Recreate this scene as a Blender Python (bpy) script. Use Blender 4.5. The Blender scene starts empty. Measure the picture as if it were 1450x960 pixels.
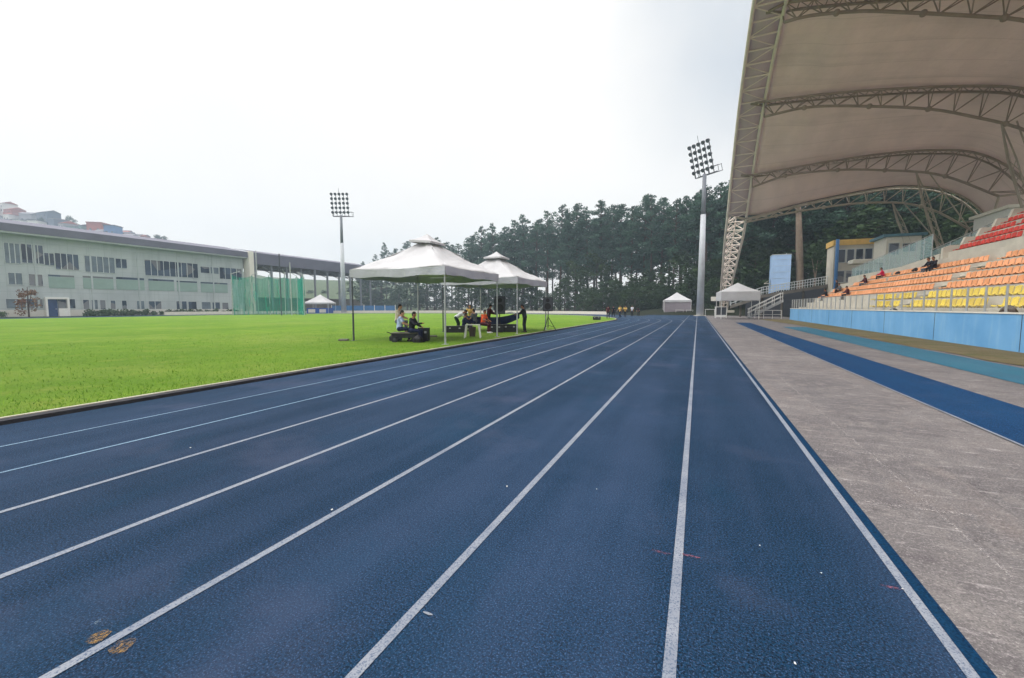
import bpy, bmesh, math, random
from mathutils import Vector, Matrix
import numpy as np
random.seed(7); rng = np.random.default_rng(7)
PI = math.pi
scn = bpy.context.scene
COL = scn.collection

# ------------------------------------------------------------------ camera
FPX, EYE = 600.0, 1.6
PIT = math.atan(46/600.); YAW = math.atan(263*math.cos(PIT)/600.)
cF = Vector((-math.sin(YAW)*math.cos(PIT), math.cos(YAW)*math.cos(PIT), -math.sin(PIT)))
cR = Vector((math.cos(YAW), math.sin(YAW), 0))
cU = cR.cross(cF)
cam_d = bpy.data.cameras.new('camera'); cam = bpy.data.objects.new('camera', cam_d); COL.objects.link(cam)
M3 = Matrix((cR, cU, -cF)).transposed()
cam.matrix_world = Matrix.Translation((0, 0, EYE)) @ M3.to_4x4()
cam_d.sensor_fit = 'HORIZONTAL'; cam_d.sensor_width = 36.0; cam_d.lens = FPX/1450*36
cam_d.clip_start = 0.05; cam_d.clip_end = 5000
scn.camera = cam

# survey helpers: a direction read off the photograph meets a real plane
def ray(x, y): return cF + cR*((x-725)/FPX) + cU*((480-y)/FPX)
def gp(x, y, h=0.0):
    d = ray(x, y); t = (h-EYE)/d.z; return Vector((d.x*t, d.y*t, h))
def onX(x, y, X):
    d = ray(x, y); t = X/d.x; return Vector((X, d.y*t, EYE+d.z*t))
def onY(x, y, Y):
    d = ray(x, y); t = Y/d.y; return Vector((d.x*t, Y, EYE+d.z*t))
def atz(x, y, z):
    d = ray(x, y); return Vector((d.x*z, d.y*z, EYE+d.z*z))

# ------------------------------------------------------------------ materials
def srgb(r, g, b):
    f = lambda c: (c/255/12.92) if c <= 10 else ((c/255+.055)/1.055)**2.4
    return (f(r), f(g), f(b), 1)
class NT:
    def __init__(s, name):
        s.m = bpy.data.materials.new(name); s.m.use_nodes = True
        s.n = s.m.node_tree.nodes; s.l = s.m.node_tree.links
        s.b = s.n['Principled BSDF']; s.out = s.n['Material Output']
    def node(s, t, **kw):
        n = s.n.new(t)
        for k, v in kw.items(): setattr(n, k, v)
        return n
    def pos(s, scale=(1, 1, 1), obj=False):
        if obj: o = s.node('ShaderNodeTexCoord').outputs['Object']
        else: o = s.node('ShaderNodeNewGeometry').outputs['Position']
        mp = s.node('ShaderNodeMapping'); mp.inputs['Scale'].default_value = scale
        s.l.new(o, mp.inputs[0]); return mp.outputs[0]
    def noise(s, vec, scale, detail=3, rough=.55, lo=.3, hi=.7):
        n = s.node('ShaderNodeTexNoise'); n.inputs['Scale'].default_value = scale
        n.inputs['Detail'].default_value = detail; n.inputs['Roughness'].default_value = rough
        s.l.new(vec, n.inputs['Vector'])
        r = s.node('ShaderNodeMapRange'); r.inputs['From Min'].default_value = lo; r.inputs['From Max'].default_value = hi
        s.l.new(n.outputs[0], r.inputs['Value']); return r.outputs[0]
    def mix(s, fac, a, b, blend='MIX'):
        m = s.node('ShaderNodeMix', data_type='RGBA', blend_type=blend)
        for i, v in ((0, fac), (6, a), (7, b)):
            if hasattr(v, 'is_linked') or hasattr(v, 'links'): s.l.new(v, m.inputs[i])
            else: m.inputs[i].default_value = v
        return m.outputs[2]
    def math(s, op, a, b=0.0):
        m = s.node('ShaderNodeMath', operation=op)
        for i, v in ((0, a), (1, b)):
            if hasattr(v, 'links'): s.l.new(v, m.inputs[i])
            else: m.inputs[i].default_value = v
        return m.outputs[0]
    def color(s, c):
        if hasattr(c, 'links'): s.l.new(c, s.b.inputs['Base Color'])
        else: s.b.inputs['Base Color'].default_value = c
    def bump(s, h, strength=.3, dist=.01):
        b = s.node('ShaderNodeBump'); b.inputs['Strength'].default_value = strength; b.inputs['Distance'].default_value = dist
        s.l.new(h, b.inputs['Height']); s.l.new(b.outputs[0], s.b.inputs['Normal'])
    def rough(s, v, spec=None, metal=None):
        s.b.inputs['Roughness'].default_value = v
        if spec is not None: s.b.inputs['Specular IOR Level'].default_value = spec
        if metal is not None: s.b.inputs['Metallic'].default_value = metal
def sc(c, k): return (c[0]*k, c[1]*k, c[2]*k, 1)
def plain(name, c, rough=.6, var=.25, scale=3.0, spec=.4, metal=0.0, obj=True, bump=0.0):
    t = NT(name); v = t.pos(obj=obj); n = t.noise(v, scale, 4)
    n2 = t.noise(v, scale*9, 2)
    col = t.mix(n, sc(c, 1-var), sc(c, 1+var)); col = t.mix(t.math('MULTIPLY', n2, .35), col, sc(c, 1-var*.9))
    t.color(col); t.rough(rough, spec, metal)
    if bump: t.bump(n2, .4, bump)
    return t.m
MT = {}
def track_mat(name, c_dark, c_light, c_worn, worn=.5):
    t = NT(name); p = t.pos()
    g1 = t.noise(p, 78, 3, .75, .42, .58); g2 = t.noise(p, 110, 2, .6, .56, .66)
    lanes = t.noise(t.pos((1.25, .09, 1)), 1.0, 4, .55, .40, .66)
    blot = t.noise(p, 1.1, 5, .62, .34, .68); big = t.noise(p, .17, 3, .5, .35, .65)
    col = t.mix(g1, c_dark, c_light)
    wf = t.math('MULTIPLY', t.math('ADD', t.math('MULTIPLY', lanes, .75), t.math('MULTIPLY', blot, .35)), worn)
    col = t.mix(wf, col, c_worn)
    col = t.mix(t.math('MULTIPLY', g2, .62), col, sc(c_worn, 2.1))
    col = t.mix(t.math('MULTIPLY', big, .25), col, sc(c_dark, .8))
    tl_ = t.noise(t.pos((1, .45, 1)), .8, 5, .65, .54, .74)
    col = t.mix(t.math('MULTIPLY', tl_, .35), col, (c_light[0]*.6, c_light[1]*1.05, c_light[2]*.95, 1))
    pk = t.noise(p, .55, 4, .6, .56, .74)
    col = t.mix(t.math('MULTIPLY', pk, .30), col, srgb(80, 82, 104))
    t.color(col); t.rough(.8, .12); t.bump(g1, .6, .005)
    return t.m
MT['track'] = track_mat('blue_rubber', srgb(1, 11, 25), srgb(17, 60, 92), srgb(58, 76, 106), .52)
MT['runway'] = track_mat('royal_blue_rubber', srgb(2, 26, 60), srgb(12, 64, 108), srgb(34, 76, 114), .32)
MT['teal'] = track_mat('teal_rubber', srgb(28, 74, 98), srgb(52, 112, 134), srgb(84, 120, 140), .4)
t = NT('edge_rubber'); p = t.pos(); t.color(t.mix(t.noise(p, 90, 2), srgb(2, 28, 54), srgb(10, 56, 88))); t.rough(.8, .1); MT['edge'] = t.m
def line_mat(name, c, keep):
    t = NT(name); p = t.pos(); n = t.noise(p, 110, 2, .6, .30, .52); w = t.noise(p, 2.2, 4, .6, .3, .6)
    k = t.math('MULTIPLY', n, t.math('ADD', t.math('MULTIPLY', w, .35), keep))
    t.color(t.mix(k, srgb(62, 80, 108), c)); t.rough(.7, .3); return t.m
MT['line'] = line_mat('worn_white_paint', srgb(146, 150, 158), .46)
MT['line_faint'] = line_mat('worn_pale_blue_paint', srgb(128, 160, 184), .42)
def rubbed(name, c, lo, hi):
    t = NT(name); p = t.pos(); k = t.math('MULTIPLY', t.noise(p, 60, 3, .7, lo, hi), t.noise(p, 11, 3, .6, .35, .55)); t.color(c); t.rough(.8, .2)
    tb = t.node('ShaderNodeBsdfTransparent'); ms = t.node('ShaderNodeMixShader'); t.l.new(k, ms.inputs[0]); t.l.new(tb.outputs[0], ms.inputs[1]); t.l.new(t.b.outputs[0], ms.inputs[2]); t.l.new(ms.outputs[0], t.out.inputs[0]); return t.m
MT['mark_old'] = line_mat('rubbed_chalk', srgb(100, 122, 146), .12)
MT['mark_pale'] = rubbed('rubbed_chalk', srgb(120, 142, 164), .42, .8)
MT['mark_yellow'] = rubbed('ochre_paint', srgb(146, 116, 70), .38, .72)
MT['mark_red'] = rubbed('faded_red_paint', srgb(140, 84, 100), .36, .7)
# pavement
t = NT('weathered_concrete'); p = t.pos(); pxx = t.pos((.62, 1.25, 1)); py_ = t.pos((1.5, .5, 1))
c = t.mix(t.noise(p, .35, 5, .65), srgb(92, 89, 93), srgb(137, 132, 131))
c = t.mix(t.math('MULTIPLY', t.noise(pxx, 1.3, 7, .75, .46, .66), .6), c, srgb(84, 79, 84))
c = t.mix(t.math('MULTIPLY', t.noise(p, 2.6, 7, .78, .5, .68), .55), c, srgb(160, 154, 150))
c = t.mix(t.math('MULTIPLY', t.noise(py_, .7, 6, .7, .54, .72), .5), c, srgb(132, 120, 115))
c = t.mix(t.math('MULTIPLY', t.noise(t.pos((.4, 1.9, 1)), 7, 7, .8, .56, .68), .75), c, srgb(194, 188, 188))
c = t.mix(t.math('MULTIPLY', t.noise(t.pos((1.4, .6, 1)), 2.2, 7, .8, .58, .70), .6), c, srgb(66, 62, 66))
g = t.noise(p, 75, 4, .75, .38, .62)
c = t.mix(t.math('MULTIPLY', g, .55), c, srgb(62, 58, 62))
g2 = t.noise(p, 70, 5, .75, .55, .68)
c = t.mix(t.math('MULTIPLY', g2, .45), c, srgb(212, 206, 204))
br = t.node('ShaderNodeTexBrick'); br.inputs['Scale'].default_value = 1; br.inputs['Mortar Size'].default_value = .009
br.inputs['Brick Width'].default_value = 2.3; br.inputs['Row Height'].default_value = 1.9; br.offset = 0; br.inputs['Mortar Smooth'].default_value = .4
wv = t.node('ShaderNodeVectorMath', operation='ADD'); nz = t.node('ShaderNodeTexNoise'); nz.inputs['Scale'].default_value = 3.0
sm = t.node('ShaderNodeVectorMath', operation='SCALE'); sm.inputs['Scale'].default_value = .03
t.l.new(p, nz.inputs['Vector']); t.l.new(nz.outputs['Color'], sm.inputs[0]); t.l.new(sm.outputs[0], wv.inputs[0]); t.l.new(p, wv.inputs[1]); t.l.new(wv.outputs[0], br.inputs['Vector'])
mf = t.math('MULTIPLY', br.outputs['Fac'], t.noise(p, 1.6, 4, .6, .44, .6))
c = t.mix(t.math('MULTIPLY', mf, .5), c, srgb(84, 80, 82))
t.color(c); t.rough(.85, .25); t.bump(t.math('ADD', g, t.noise(pxx, 3, 5, .7)), .5, .006); MT['pave'] = t.m
# grass
def grass_mat(name, a, b, dry, dryf):
    t = NT(name); p = t.pos()
    c = t.mix(t.noise(p, .35, 5, .6), a, b)
    c = t.mix(t.math('MULTIPLY', t.noise(p, 14, 5, .75, .36, .66), .55), c, sc(a, .45))
    c = t.mix(t.math('MULTIPLY', t.noise(p, 70, 3, .7, .42, .7), .5), c, sc(b, 1.35))
    c = t.mix(t.math('MULTIPLY', t.noise(p, 1.1, 5, .65, .5, .75), dryf), c, dry)
    if name == 'mown_lawn':
        c = t.mix(t.math('MULTIPLY', t.noise(t.pos((.16, .015, 1)), 1.0, 2, .4, .45, .55), .22), c, sc(a, .8))
        c = t.mix(t.math('MULTIPLY', t.noise(p, .12, 5, .65, .5, .72), .35), c, srgb(150, 158, 82))
    t.color(c); t.rough(.9, .12); t.bump(t.noise(p, 55, 4, .7), .8, .03); return t.m
MT['grass'] = grass_mat('mown_lawn', srgb(86, 124, 30), srgb(116, 151, 44), srgb(140, 152, 66), .55)
MT['grass_dry'] = grass_mat('patchy_dry_grass', srgb(106, 100, 70), srgb(142, 126, 98), srgb(84, 100, 52), .9)
MT['ground'] = grass_mat('rough_ground', srgb(66, 78, 44), srgb(96, 96, 66), srgb(110, 96, 76), .6)
t = NT('grass_blade'); oi = t.node('ShaderNodeAttribute', attribute_name='tone'); 
t.color(t.mix(oi.outputs['Fac'], srgb(78, 122, 26), srgb(120, 158, 46))); t.rough(.75, .15); MT['blade'] = t.m
MT['hill'] = grass_mat('hillside', srgb(58, 76, 56), srgb(92, 106, 76), srgb(124, 116, 104), .7)
MT['forest_floor'] = grass_mat('forest_floor', srgb(26, 34, 22), srgb(42, 46, 30), srgb(50, 42, 32), .5)
MT['kerb'] = plain('pale_kerb', srgb(186, 182, 164), .8, .25, 2.0, obj=False)
MT['kerb_dark'] = plain('dark_kerb', srgb(46, 46, 52), .9, .4, 6, obj=False)
MT['conc'] = plain('stand_concrete', srgb(196, 190, 178), .85, .16, .8, .25, obj=False)
MT['conc_d'] = plain('dark_concrete', srgb(110, 106, 100), .85, .25, 1.2, .25, obj=False)
# blue painted wall with streaks
t = NT('sky_blue_wall'); p = t.pos(); ps = t.pos((1, 1.0, .12))
c = t.mix(t.noise(p, .5, 5, .6), srgb(98, 158, 210), srgb(124, 180, 226))
c = t.mix(t.math('MULTIPLY', t.noise(ps, 3.2, 4, .6, .52, .75), .45), c, srgb(160, 200, 224))
c = t.mix(t.math('MULTIPLY', t.noise(ps, 1.7, 5, .7, .58, .8), .5), c, srgb(84, 130, 168))
t.color(c); t.rough(.6, .3); MT['bluewall'] = t.m
MT['steel'] = plain('painted_steel', srgb(230, 217, 208), .5, .1, 1.2, .4)
MT['steel_d'] = plain('shade_toned_truss_steel', srgb(148, 134, 122), .6, .18, 1.2, .3)  # same pale paint, with the shade under the roof put into its colour
MT['steel_m'] = plain('part_shade_truss_steel', srgb(160, 150, 136), .6, .15, 1.2, .3)  # end truss and props: less of the roof shade put into the colour
MT['galv'] = plain('galvanised_steel', srgb(168, 172, 176), .42, .15, 4, .5, .35)
MT['pole'] = plain('grey_mast', srgb(186, 190, 198), .45, .1, 1.5, .45)
MT['pole_top'] = plain('dark_mast', srgb(120, 124, 134), .45, .12, 2)
MT['darkmetal'] = plain('dark_metal', srgb(64, 68, 76), .5, .2, 6)
MT['black'] = plain('black_plastic', srgb(26, 27, 32), .55, .3, 6)
MT['navy'] = plain('navy_cloth', srgb(24, 38, 78), .85, .3, 5)
MT['white'] = plain('white_plastic', srgb(224, 224, 222), .45, .06, 4)
MT['cream'] = plain('cream_paint', srgb(222, 218, 208), .7, .08, 3)
MT['tan'] = plain('ochre_fascia', srgb(206, 168, 96), .7, .15, 2)
MT['teal_roof'] = plain('teal_roof', srgb(92, 132, 150), .55, .15, 2)
MT['paleblue'] = plain('pale_blue_cladding', srgb(164, 194, 232), .55, .08, 1)
MT['bluemat'] = plain('blue_mat', srgb(34, 84, 168), .6, .2, 2)
MT['bluefence'] = plain('blue_boards', srgb(58, 112, 168), .6, .2, 1)
MT['orangebin'] = plain('brown_bin', srgb(70, 56, 50), .6, .2, 5)
def glass_clear(name, c, tr, rough=.1):
    t = NT(name); tb = t.node('ShaderNodeBsdfTransparent'); ms = t.node('ShaderNodeMixShader'); ms.inputs[0].default_value = 1-tr
    t.color(c); t.rough(rough, .5); t.l.new(tb.outputs[0], ms.inputs[1]); t.l.new(t.b.outputs[0], ms.inputs[2]); t.l.new(ms.outputs[0], t.out.inputs[0]); return t.m
MT['railglass'] = glass_clear('greenish_glass', srgb(170, 200, 204), .66)
MT['frontglass'] = glass_clear('clear_panel', srgb(214, 214, 206), .91, .3)
# fabric of the roof
def fabric(name, c, trans):
    t = NT(name); p = t.pos(); st = t.pos((.5, .15, .3))
    col = t.mix(t.noise(st, .8, 4, .6), sc(c, .9), sc(c, 1.06)); col = t.mix(t.math('MULTIPLY', t.noise(p, .25, 5, .7, .5, .8), .4), col, sc(c, .72))
    if name == 'roof_membrane':
        sp = t.node('ShaderNodeSeparateXYZ'); t.l.new(p, sp.inputs[0])
        fr_ = t.math('FRACT', t.math('MULTIPLY', sp.outputs['Y'], .42)); col = t.mix(t.math('MULTIPLY', t.math('LESS_THAN', fr_, .035), .22), col, sc(c, .55))
        col = t.mix(t.math('MULTIPLY', t.noise(t.pos((.12, 1.1, .1)), 1.0, 5, .65, .5, .75), .35), col, sc(c, .62))
    t.color(col); t.rough(.75, .2); t.bump(t.noise(t.pos((1, .4, 1)), 1.6, 5, .6), .6, .06)
    tl = t.node('ShaderNodeBsdfTranslucent'); t.l.new(col, tl.inputs[0]); ms = t.node('ShaderNodeMixShader'); ms.inputs[0].default_value = trans
    t.l.new(t.b.outputs[0], ms.inputs[1]); t.l.new(tl.outputs[0], ms.inputs[2]); t.l.new(ms.outputs[0], t.out.inputs[0]); return t.m
MT['membrane'] = fabric('roof_membrane', srgb(226, 210, 206), .195)
MT['edge_fabric'] = fabric('edge_fabric', srgb(204, 190, 194), .22)
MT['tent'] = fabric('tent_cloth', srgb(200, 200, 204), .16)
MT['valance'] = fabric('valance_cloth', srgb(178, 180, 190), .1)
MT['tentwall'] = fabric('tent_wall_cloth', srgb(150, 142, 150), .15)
MT['net'] = None
t = NT('green_net'); p = t.pos(); st = t.pos((1.2, 1.2, .12))
tb = t.node('ShaderNodeBsdfTransparent'); ms = t.node('ShaderNodeMixShader'); fac = t.noise(st, 1.6, 4, .6, .25, .8)
t.color(srgb(18, 150, 130)); t.rough(.9, .1); t.l.new(t.math('ADD', t.math('MULTIPLY', fac, .55), .3), ms.inputs[0])
t.l.new(tb.outputs[0], ms.inputs[1]); t.l.new(t.b.outputs[0], ms.inputs[2]); t.l.new(ms.outputs[0], t.out.inputs[0]); MT['net'] = t.m
# facade
t = NT('grey_green_facade'); p = t.pos(); ps = t.pos((1, 1, .1))
c = t.mix(t.noise(p, .12, 4, .6), srgb(164, 172, 175), srgb(186, 193, 195)); c = t.mix(t.math('MULTIPLY', t.noise(ps, .8, 5, .7, .5, .75), .4), c, srgb(120, 128, 134))
bk = t.node('ShaderNodeTexBrick'); bk.offset = 0; bk.inputs['Scale'].default_value = 1; bk.inputs['Mortar Size'].default_value = .03; bk.inputs['Brick Width'].default_value = 2.4; bk.inputs['Row Height'].default_value = 1.3
mp = t.node('ShaderNodeMapping'); mp.inputs['Rotation'].default_value = (0, PI/2, PI/2); sx = t.node('ShaderNodeSeparateXYZ'); cx = t.node('ShaderNodeCombineXYZ')
t.l.new(p, sx.inputs[0]); t.l.new(sx.outputs['Y'], cx.inputs['X']); t.l.new(sx.outputs['Z'], cx.inputs['Y']); t.l.new(cx.outputs[0], bk.inputs['Vector'])
c = t.mix(t.math('MULTIPLY', bk.outputs['Fac'], .35), c, srgb(120, 138, 138))
t.color(c); t.rough(.7, .3); MT['facade'] = t.m
MT['facade_panel'] = plain('green_slat_panel', srgb(138, 160, 154), .6, .1, .6, obj=False)
MT['base_wall'] = plain('pale_base_wall', srgb(200, 198, 192), .8, .1, .6, obj=False)
MT['roof_dark'] = plain('slate_roof_fascia', srgb(98, 98, 114), .6, .12, .4, obj=False)
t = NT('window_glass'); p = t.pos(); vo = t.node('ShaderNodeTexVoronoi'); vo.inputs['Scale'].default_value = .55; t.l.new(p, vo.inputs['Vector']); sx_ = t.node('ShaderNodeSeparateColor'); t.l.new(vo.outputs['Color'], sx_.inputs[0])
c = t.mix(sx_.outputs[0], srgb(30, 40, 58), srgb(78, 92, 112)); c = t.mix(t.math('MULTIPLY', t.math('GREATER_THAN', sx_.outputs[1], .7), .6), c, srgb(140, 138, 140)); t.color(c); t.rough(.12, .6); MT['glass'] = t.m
MT['glass_l'] = plain('curtained_glass', srgb(106, 118, 130), .2, .3, .6, .5, obj=False)
MT['winframe'] = plain('window_frame', srgb(190, 196, 198), .5, .1, 3)
MT['bluedoor'] = plain('blue_door', srgb(40, 66, 112), .5, .2, 3)
MT['bark'] = plain('pine_bark', srgb(84, 70, 62), .95, .35, 2.0, .1)
MT['palebark'] = plain('pale_bark', srgb(124, 110, 98), .9, .25, 1.2, .15)
def leaf(name, a, b, trans=.25):
    t = NT(name); at = t.node('ShaderNodeAttribute', attribute_name='tone'); oi = t.node('ShaderNodeObjectInfo')
    c = t.mix(at.outputs['Fac'], a, b); c = t.mix(t.math('MULTIPLY', oi.outputs['Random'], .35), c, sc(b, .8))
    t.color(c); t.rough(.7, .2)
    tl = t.node('ShaderNodeBsdfTranslucent'); t.l.new(c, tl.inputs[0]); ms = t.node('ShaderNodeMixShader'); ms.inputs[0].default_value = trans
    t.l.new(t.b.outputs[0], ms.inputs[1]); t.l.new(tl.outputs[0], ms.inputs[2]); t.l.new(ms.outputs[0], t.out.inputs[0]); return t.m
MT['needle'] = leaf('pine_needles', srgb(34, 58, 50), srgb(80, 110, 92))
MT['bushleaf'] = leaf('shrub_leaves', srgb(28, 46, 30), srgb(64, 86, 48))
MT['hedgeleaf'] = leaf('hedge_leaves', srgb(46, 66, 46), srgb(92, 112, 80))
MT['redleaf'] = leaf('russet_leaves', srgb(104, 62, 48), srgb(140, 112, 76))
def seatmat(name, c):
    t = NT(name); oi = t.node('ShaderNodeObjectInfo'); n = t.noise(t.pos(), 6, 4, .7, .45, .7); c2 = t.mix(oi.outputs['Random'], sc(c, .78), (min(1, c[0]*1.06), min(1, c[1]*1.12), min(1, c[2]*1.3), 1))
    t.color(t.mix(t.math('MULTIPLY', n, .3), c2, sc(c, .6))); t.rough(.45, .4); return t.m
MT['seat_o'] = seatmat('orange_seat', srgb(250, 174, 120)); MT['seat_y'] = seatmat('yellow_seat', srgb(240, 206, 44)); MT['seat_r'] = seatmat('red_seat', srgb(210, 64, 50))
MT['skin1'] = plain('brown_skin', srgb(150, 104, 80), .6, .08, 8)
MT['skin2'] = plain('tan_skin', srgb(190, 146, 118), .6, .08, 8)
MT['hair'] = plain('dark_hair', srgb(32, 26, 24), .7, .2, 20)
CL = {}
def cloth(n, r, g, b):
    if n not in CL: CL[n] = plain(n+'_cloth', srgb(r, g, b), .85, .15, 9, .2)
    return CL[n]

# ------------------------------------------------------------------ mesh builders
class MB:
    def __init__(s): s.v = []; s.f = []
    def add(s, vs, fs):
        o = len(s.v); s.v += [tuple(v) for v in vs]; s.f += [tuple(i+o for i in f) for f in fs]
    def box(s, a, b):
        x0, y0, z0 = a; x1, y1, z1 = b
        if x0 > x1: x0, x1 = x1, x0
        if y0 > y1: y0, y1 = y1, y0
        if z0 > z1: z0, z1 = z1, z0
        s.add([(x0,y0,z0),(x1,y0,z0),(x1,y1,z0),(x0,y1,z0),(x0,y0,z1),(x1,y0,z1),(x1,y1,z1),(x0,y1,z1)],
              [(0,3,2,1),(4,5,6,7),(0,1,5,4),(1,2,6,5),(2,3,7,6),(3,0,4,7)])
    def tube(s, pts, r, n=6, cap=True):
        pts = [Vector(p) for p in pts]; k = len(pts)
        rs = r if isinstance(r, (list, tuple)) else [r]*k
        o = len(s.v); prev = None
        for i, p in enumerate(pts):
            d = (pts[min(i+1, k-1)]-pts[max(i-1, 0)])
            if d.length < 1e-9: d = Vector((0, 0, 1))
            d.normalize()
            if prev is None:
                a = Vector((0, 0, 1)) if abs(d.z) < .9 else Vector((1, 0, 0)); u = d.cross(a).normalized()
            else:
                u = (prev - d*prev.dot(d)); u = u.normalized() if u.length > 1e-6 else d.orthogonal().normalized()
            prev = u; w = d.cross(u)
            for j in range(n):
                an = 2*PI*j/n; s.v.append(tuple(p + (u*math.cos(an)+w*math.sin(an))*rs[i]))
        for i in range(k-1):
            for j in range(n):
                s.f.append((o+i*n+j, o+i*n+(j+1) % n, o+(i+1)*n+(j+1) % n, o+(i+1)*n+j))
        if cap:
            s.f.append(tuple(o+j for j in reversed(range(n)))); s.f.append(tuple(o+(k-1)*n+j for j in range(n)))
    def ell(s, c, r, nu=10, nv=7):
        c = Vector(c); r = (r, r, r) if not isinstance(r, (list, tuple)) else r
        vs = [(c.x, c.y, c.z-r[2])]; fs = []
        for i in range(1, nv):
            th = -PI/2+PI*i/nv
            for j in range(nu):
                ph = 2*PI*j/nu; vs.append((c.x+r[0]*math.cos(th)*math.cos(ph), c.y+r[1]*math.cos(th)*math.sin(ph), c.z+r[2]*math.sin(th)))
        vs.append((c.x, c.y, c.z+r[2])); L = len(vs)-1
        for j in range(nu): fs.append((0, 1+(j+1) % nu, 1+j)); fs.append((L, L-nu+j, L-nu+(j+1) % nu))
        for i in range(nv-2):
            for j in range(nu): fs.append((1+i*nu+j, 1+i*nu+(j+1) % nu, 1+(i+1)*nu+(j+1) % nu, 1+(i+1)*nu+j))
        s.add(vs, fs)
    def grid(s, P):   # P[i][j]
        n = len(P); m = len(P[0]); s.add([p for r in P for p in r], [(i*m+j, i*m+j+1, (i+1)*m+j+1, (i+1)*m+j) for i in range(n-1) for j in range(m-1)])
    def prism(s, prof, y0, y1):  # profile in XZ extruded along Y
        n = len(prof); s.add([(x, y0, z) for x, z in prof]+[(x, y1, z) for x, z in prof],
            [tuple(range(n)), tuple(reversed(range(n, 2*n)))]+[(i, i+n, (i+1) % n+n, (i+1) % n) for i in range(n)])
def mesh(name, mb, mat, fix=True, smooth=False):
    me = bpy.data.meshes.new(name); me.from_pydata(mb.v, [], mb.f)
    if fix:
        bm = bmesh.new(); bm.from_mesh(me); bmesh.ops.recalc_face_normals(bm, faces=bm.faces); bm.to_mesh(me); bm.free()
    me.materials.append(mat)
    if smooth:
        me.polygons.foreach_set('use_smooth', [True]*len(me.polygons))
    me.update(); return me
def obj(name, mb, mat, parent=None, fix=True, smooth=False, bevel=0, world=False):
    if world and parent is not None:
        L = parent.location; mb.v = [(a-L.x, b-L.y, c-L.z) for a, b, c in mb.v]
    me = mb if isinstance(mb, bpy.types.Mesh) else mesh(name, mb, mat, fix, smooth)
    o = bpy.data.objects.new(name, me); COL.objects.link(o)
    if parent is not None: o.parent = parent
    if bevel:
        b = o.modifiers.new('edge', 'BEVEL'); b.width = bevel; b.segments = 2; b.limit_method = 'ANGLE'
    return o
def tag(o, label, cat, group=None, kind=None):
    o['label'] = label; o['category'] = cat
    if group: o['group'] = group
    if kind: o['kind'] = kind
    return o
def thing(name, label, cat, loc=(0, 0, 0), rz=0, group=None):
    o = bpy.data.objects.new(name, None); COL.objects.link(o); o.location = loc; o.rotation_euler = (0, 0, rz)
    o.empty_display_size = .2
    return tag(o, label, cat, group)
def struct(name, mb, mat, **kw):
    o = obj(name, mb, mat, **kw); o['kind'] = 'structure'; return o
def kids(o): return [c for c in list(COL.objects) if c.parent == o]
def dup(o, loc=None, rz=None, label=None, scale=None, group=None, tree=None):
    def rec(x, par):
        c = x.copy(); COL.objects.link(c)
        if par is not None: c.parent = par
        for ch in x.children: rec(ch, c)
        return c
    r = rec(o, None)
    if loc is not None: r.location = loc
    if rz is not None: r.rotation_euler = (0, 0, rz)
    if label: r['label'] = label
    if scale is not None: r.scale = scale if isinstance(scale, (tuple, list)) else (scale,)*3
    if group: r['group'] = group
    return r
def sheet(pts, z):
    m = MB(); m.add([(x, y, z) for x, y in pts], [tuple(range(len(pts)))]); return m
def rect(x0, y0, x1, y1): return [(x0, y0), (x1, y0), (x1, y1), (x0, y1)]
def interp(xs, ys, x):
    if x <= xs[0]: return ys[0]+(x-xs[0])*(ys[1]-ys[0])/(xs[1]-xs[0])
    for i in range(len(xs)-1):
        if x <= xs[i+1] or i == len(xs)-2:
            h = xs[i+1]-xs[i]; t = (x-xs[i])/h
            m0 = (ys[i+1]-ys[max(i-1, 0)])/(xs[i+1]-xs[max(i-1, 0)]); j = min(i+2, len(xs)-1); m1 = (ys[j]-ys[i])/(xs[j]-xs[i])
            if t > 1: return ys[-1]+m1*(x-xs[-1])
            return (2*t**3-3*t*t+1)*ys[i]+(t**3-2*t*t+t)*h*m0+(-2*t**3+3*t*t)*ys[i+1]+(t**3-t*t)*h*m1

# ------------------------------------------------------------------ world light
w = bpy.data.worlds.new('World'); scn.world = w; w.use_nodes = True
wn = w.node_tree.nodes; wl = w.node_tree.links
SUN_EL, SUN_AZ = math.radians(44), math.radians(238)
sky = wn.new('ShaderNodeTexSky'); sky.sky_type = 'NISHITA'; sky.sun_disc = False; sky.sun_elevation = SUN_EL; sky.sun_rotation = SUN_AZ
tc = wn.new('ShaderNodeTexCoord'); sep = wn.new('ShaderNodeSeparateXYZ'); wl.new(tc.outputs['Generated'], sep.inputs[0])
def wmath(op, a, b):
    m = wn.new('ShaderNodeMath'); m.operation = op
    for i, v in ((0, a), (1, b)):
        if hasattr(v, 'links'): wl.new(v, m.inputs[i])
        else: m.inputs[i].default_value = v
    return m.outputs[0]
rampz = wn.new('ShaderNodeMapRange'); rampz.interpolation_type = 'SMOOTHSTEP'; wl.new(sep.outputs['Z'], rampz.inputs[0])
rampz.inputs[1].default_value = .62; rampz.inputs[2].default_value = .98; rampz.inputs[3].default_value = 8.9; rampz.inputs[4].default_value = 31.0
nz = wn.new('ShaderNodeTexNoise'); nz.inputs['Scale'].default_value = 2.4; nz.inputs['Detail'].default_value = 5; nz.inputs['Roughness'].default_value = .5
wl.new(tc.outputs['Generated'], nz.inputs['Vector'])
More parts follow.
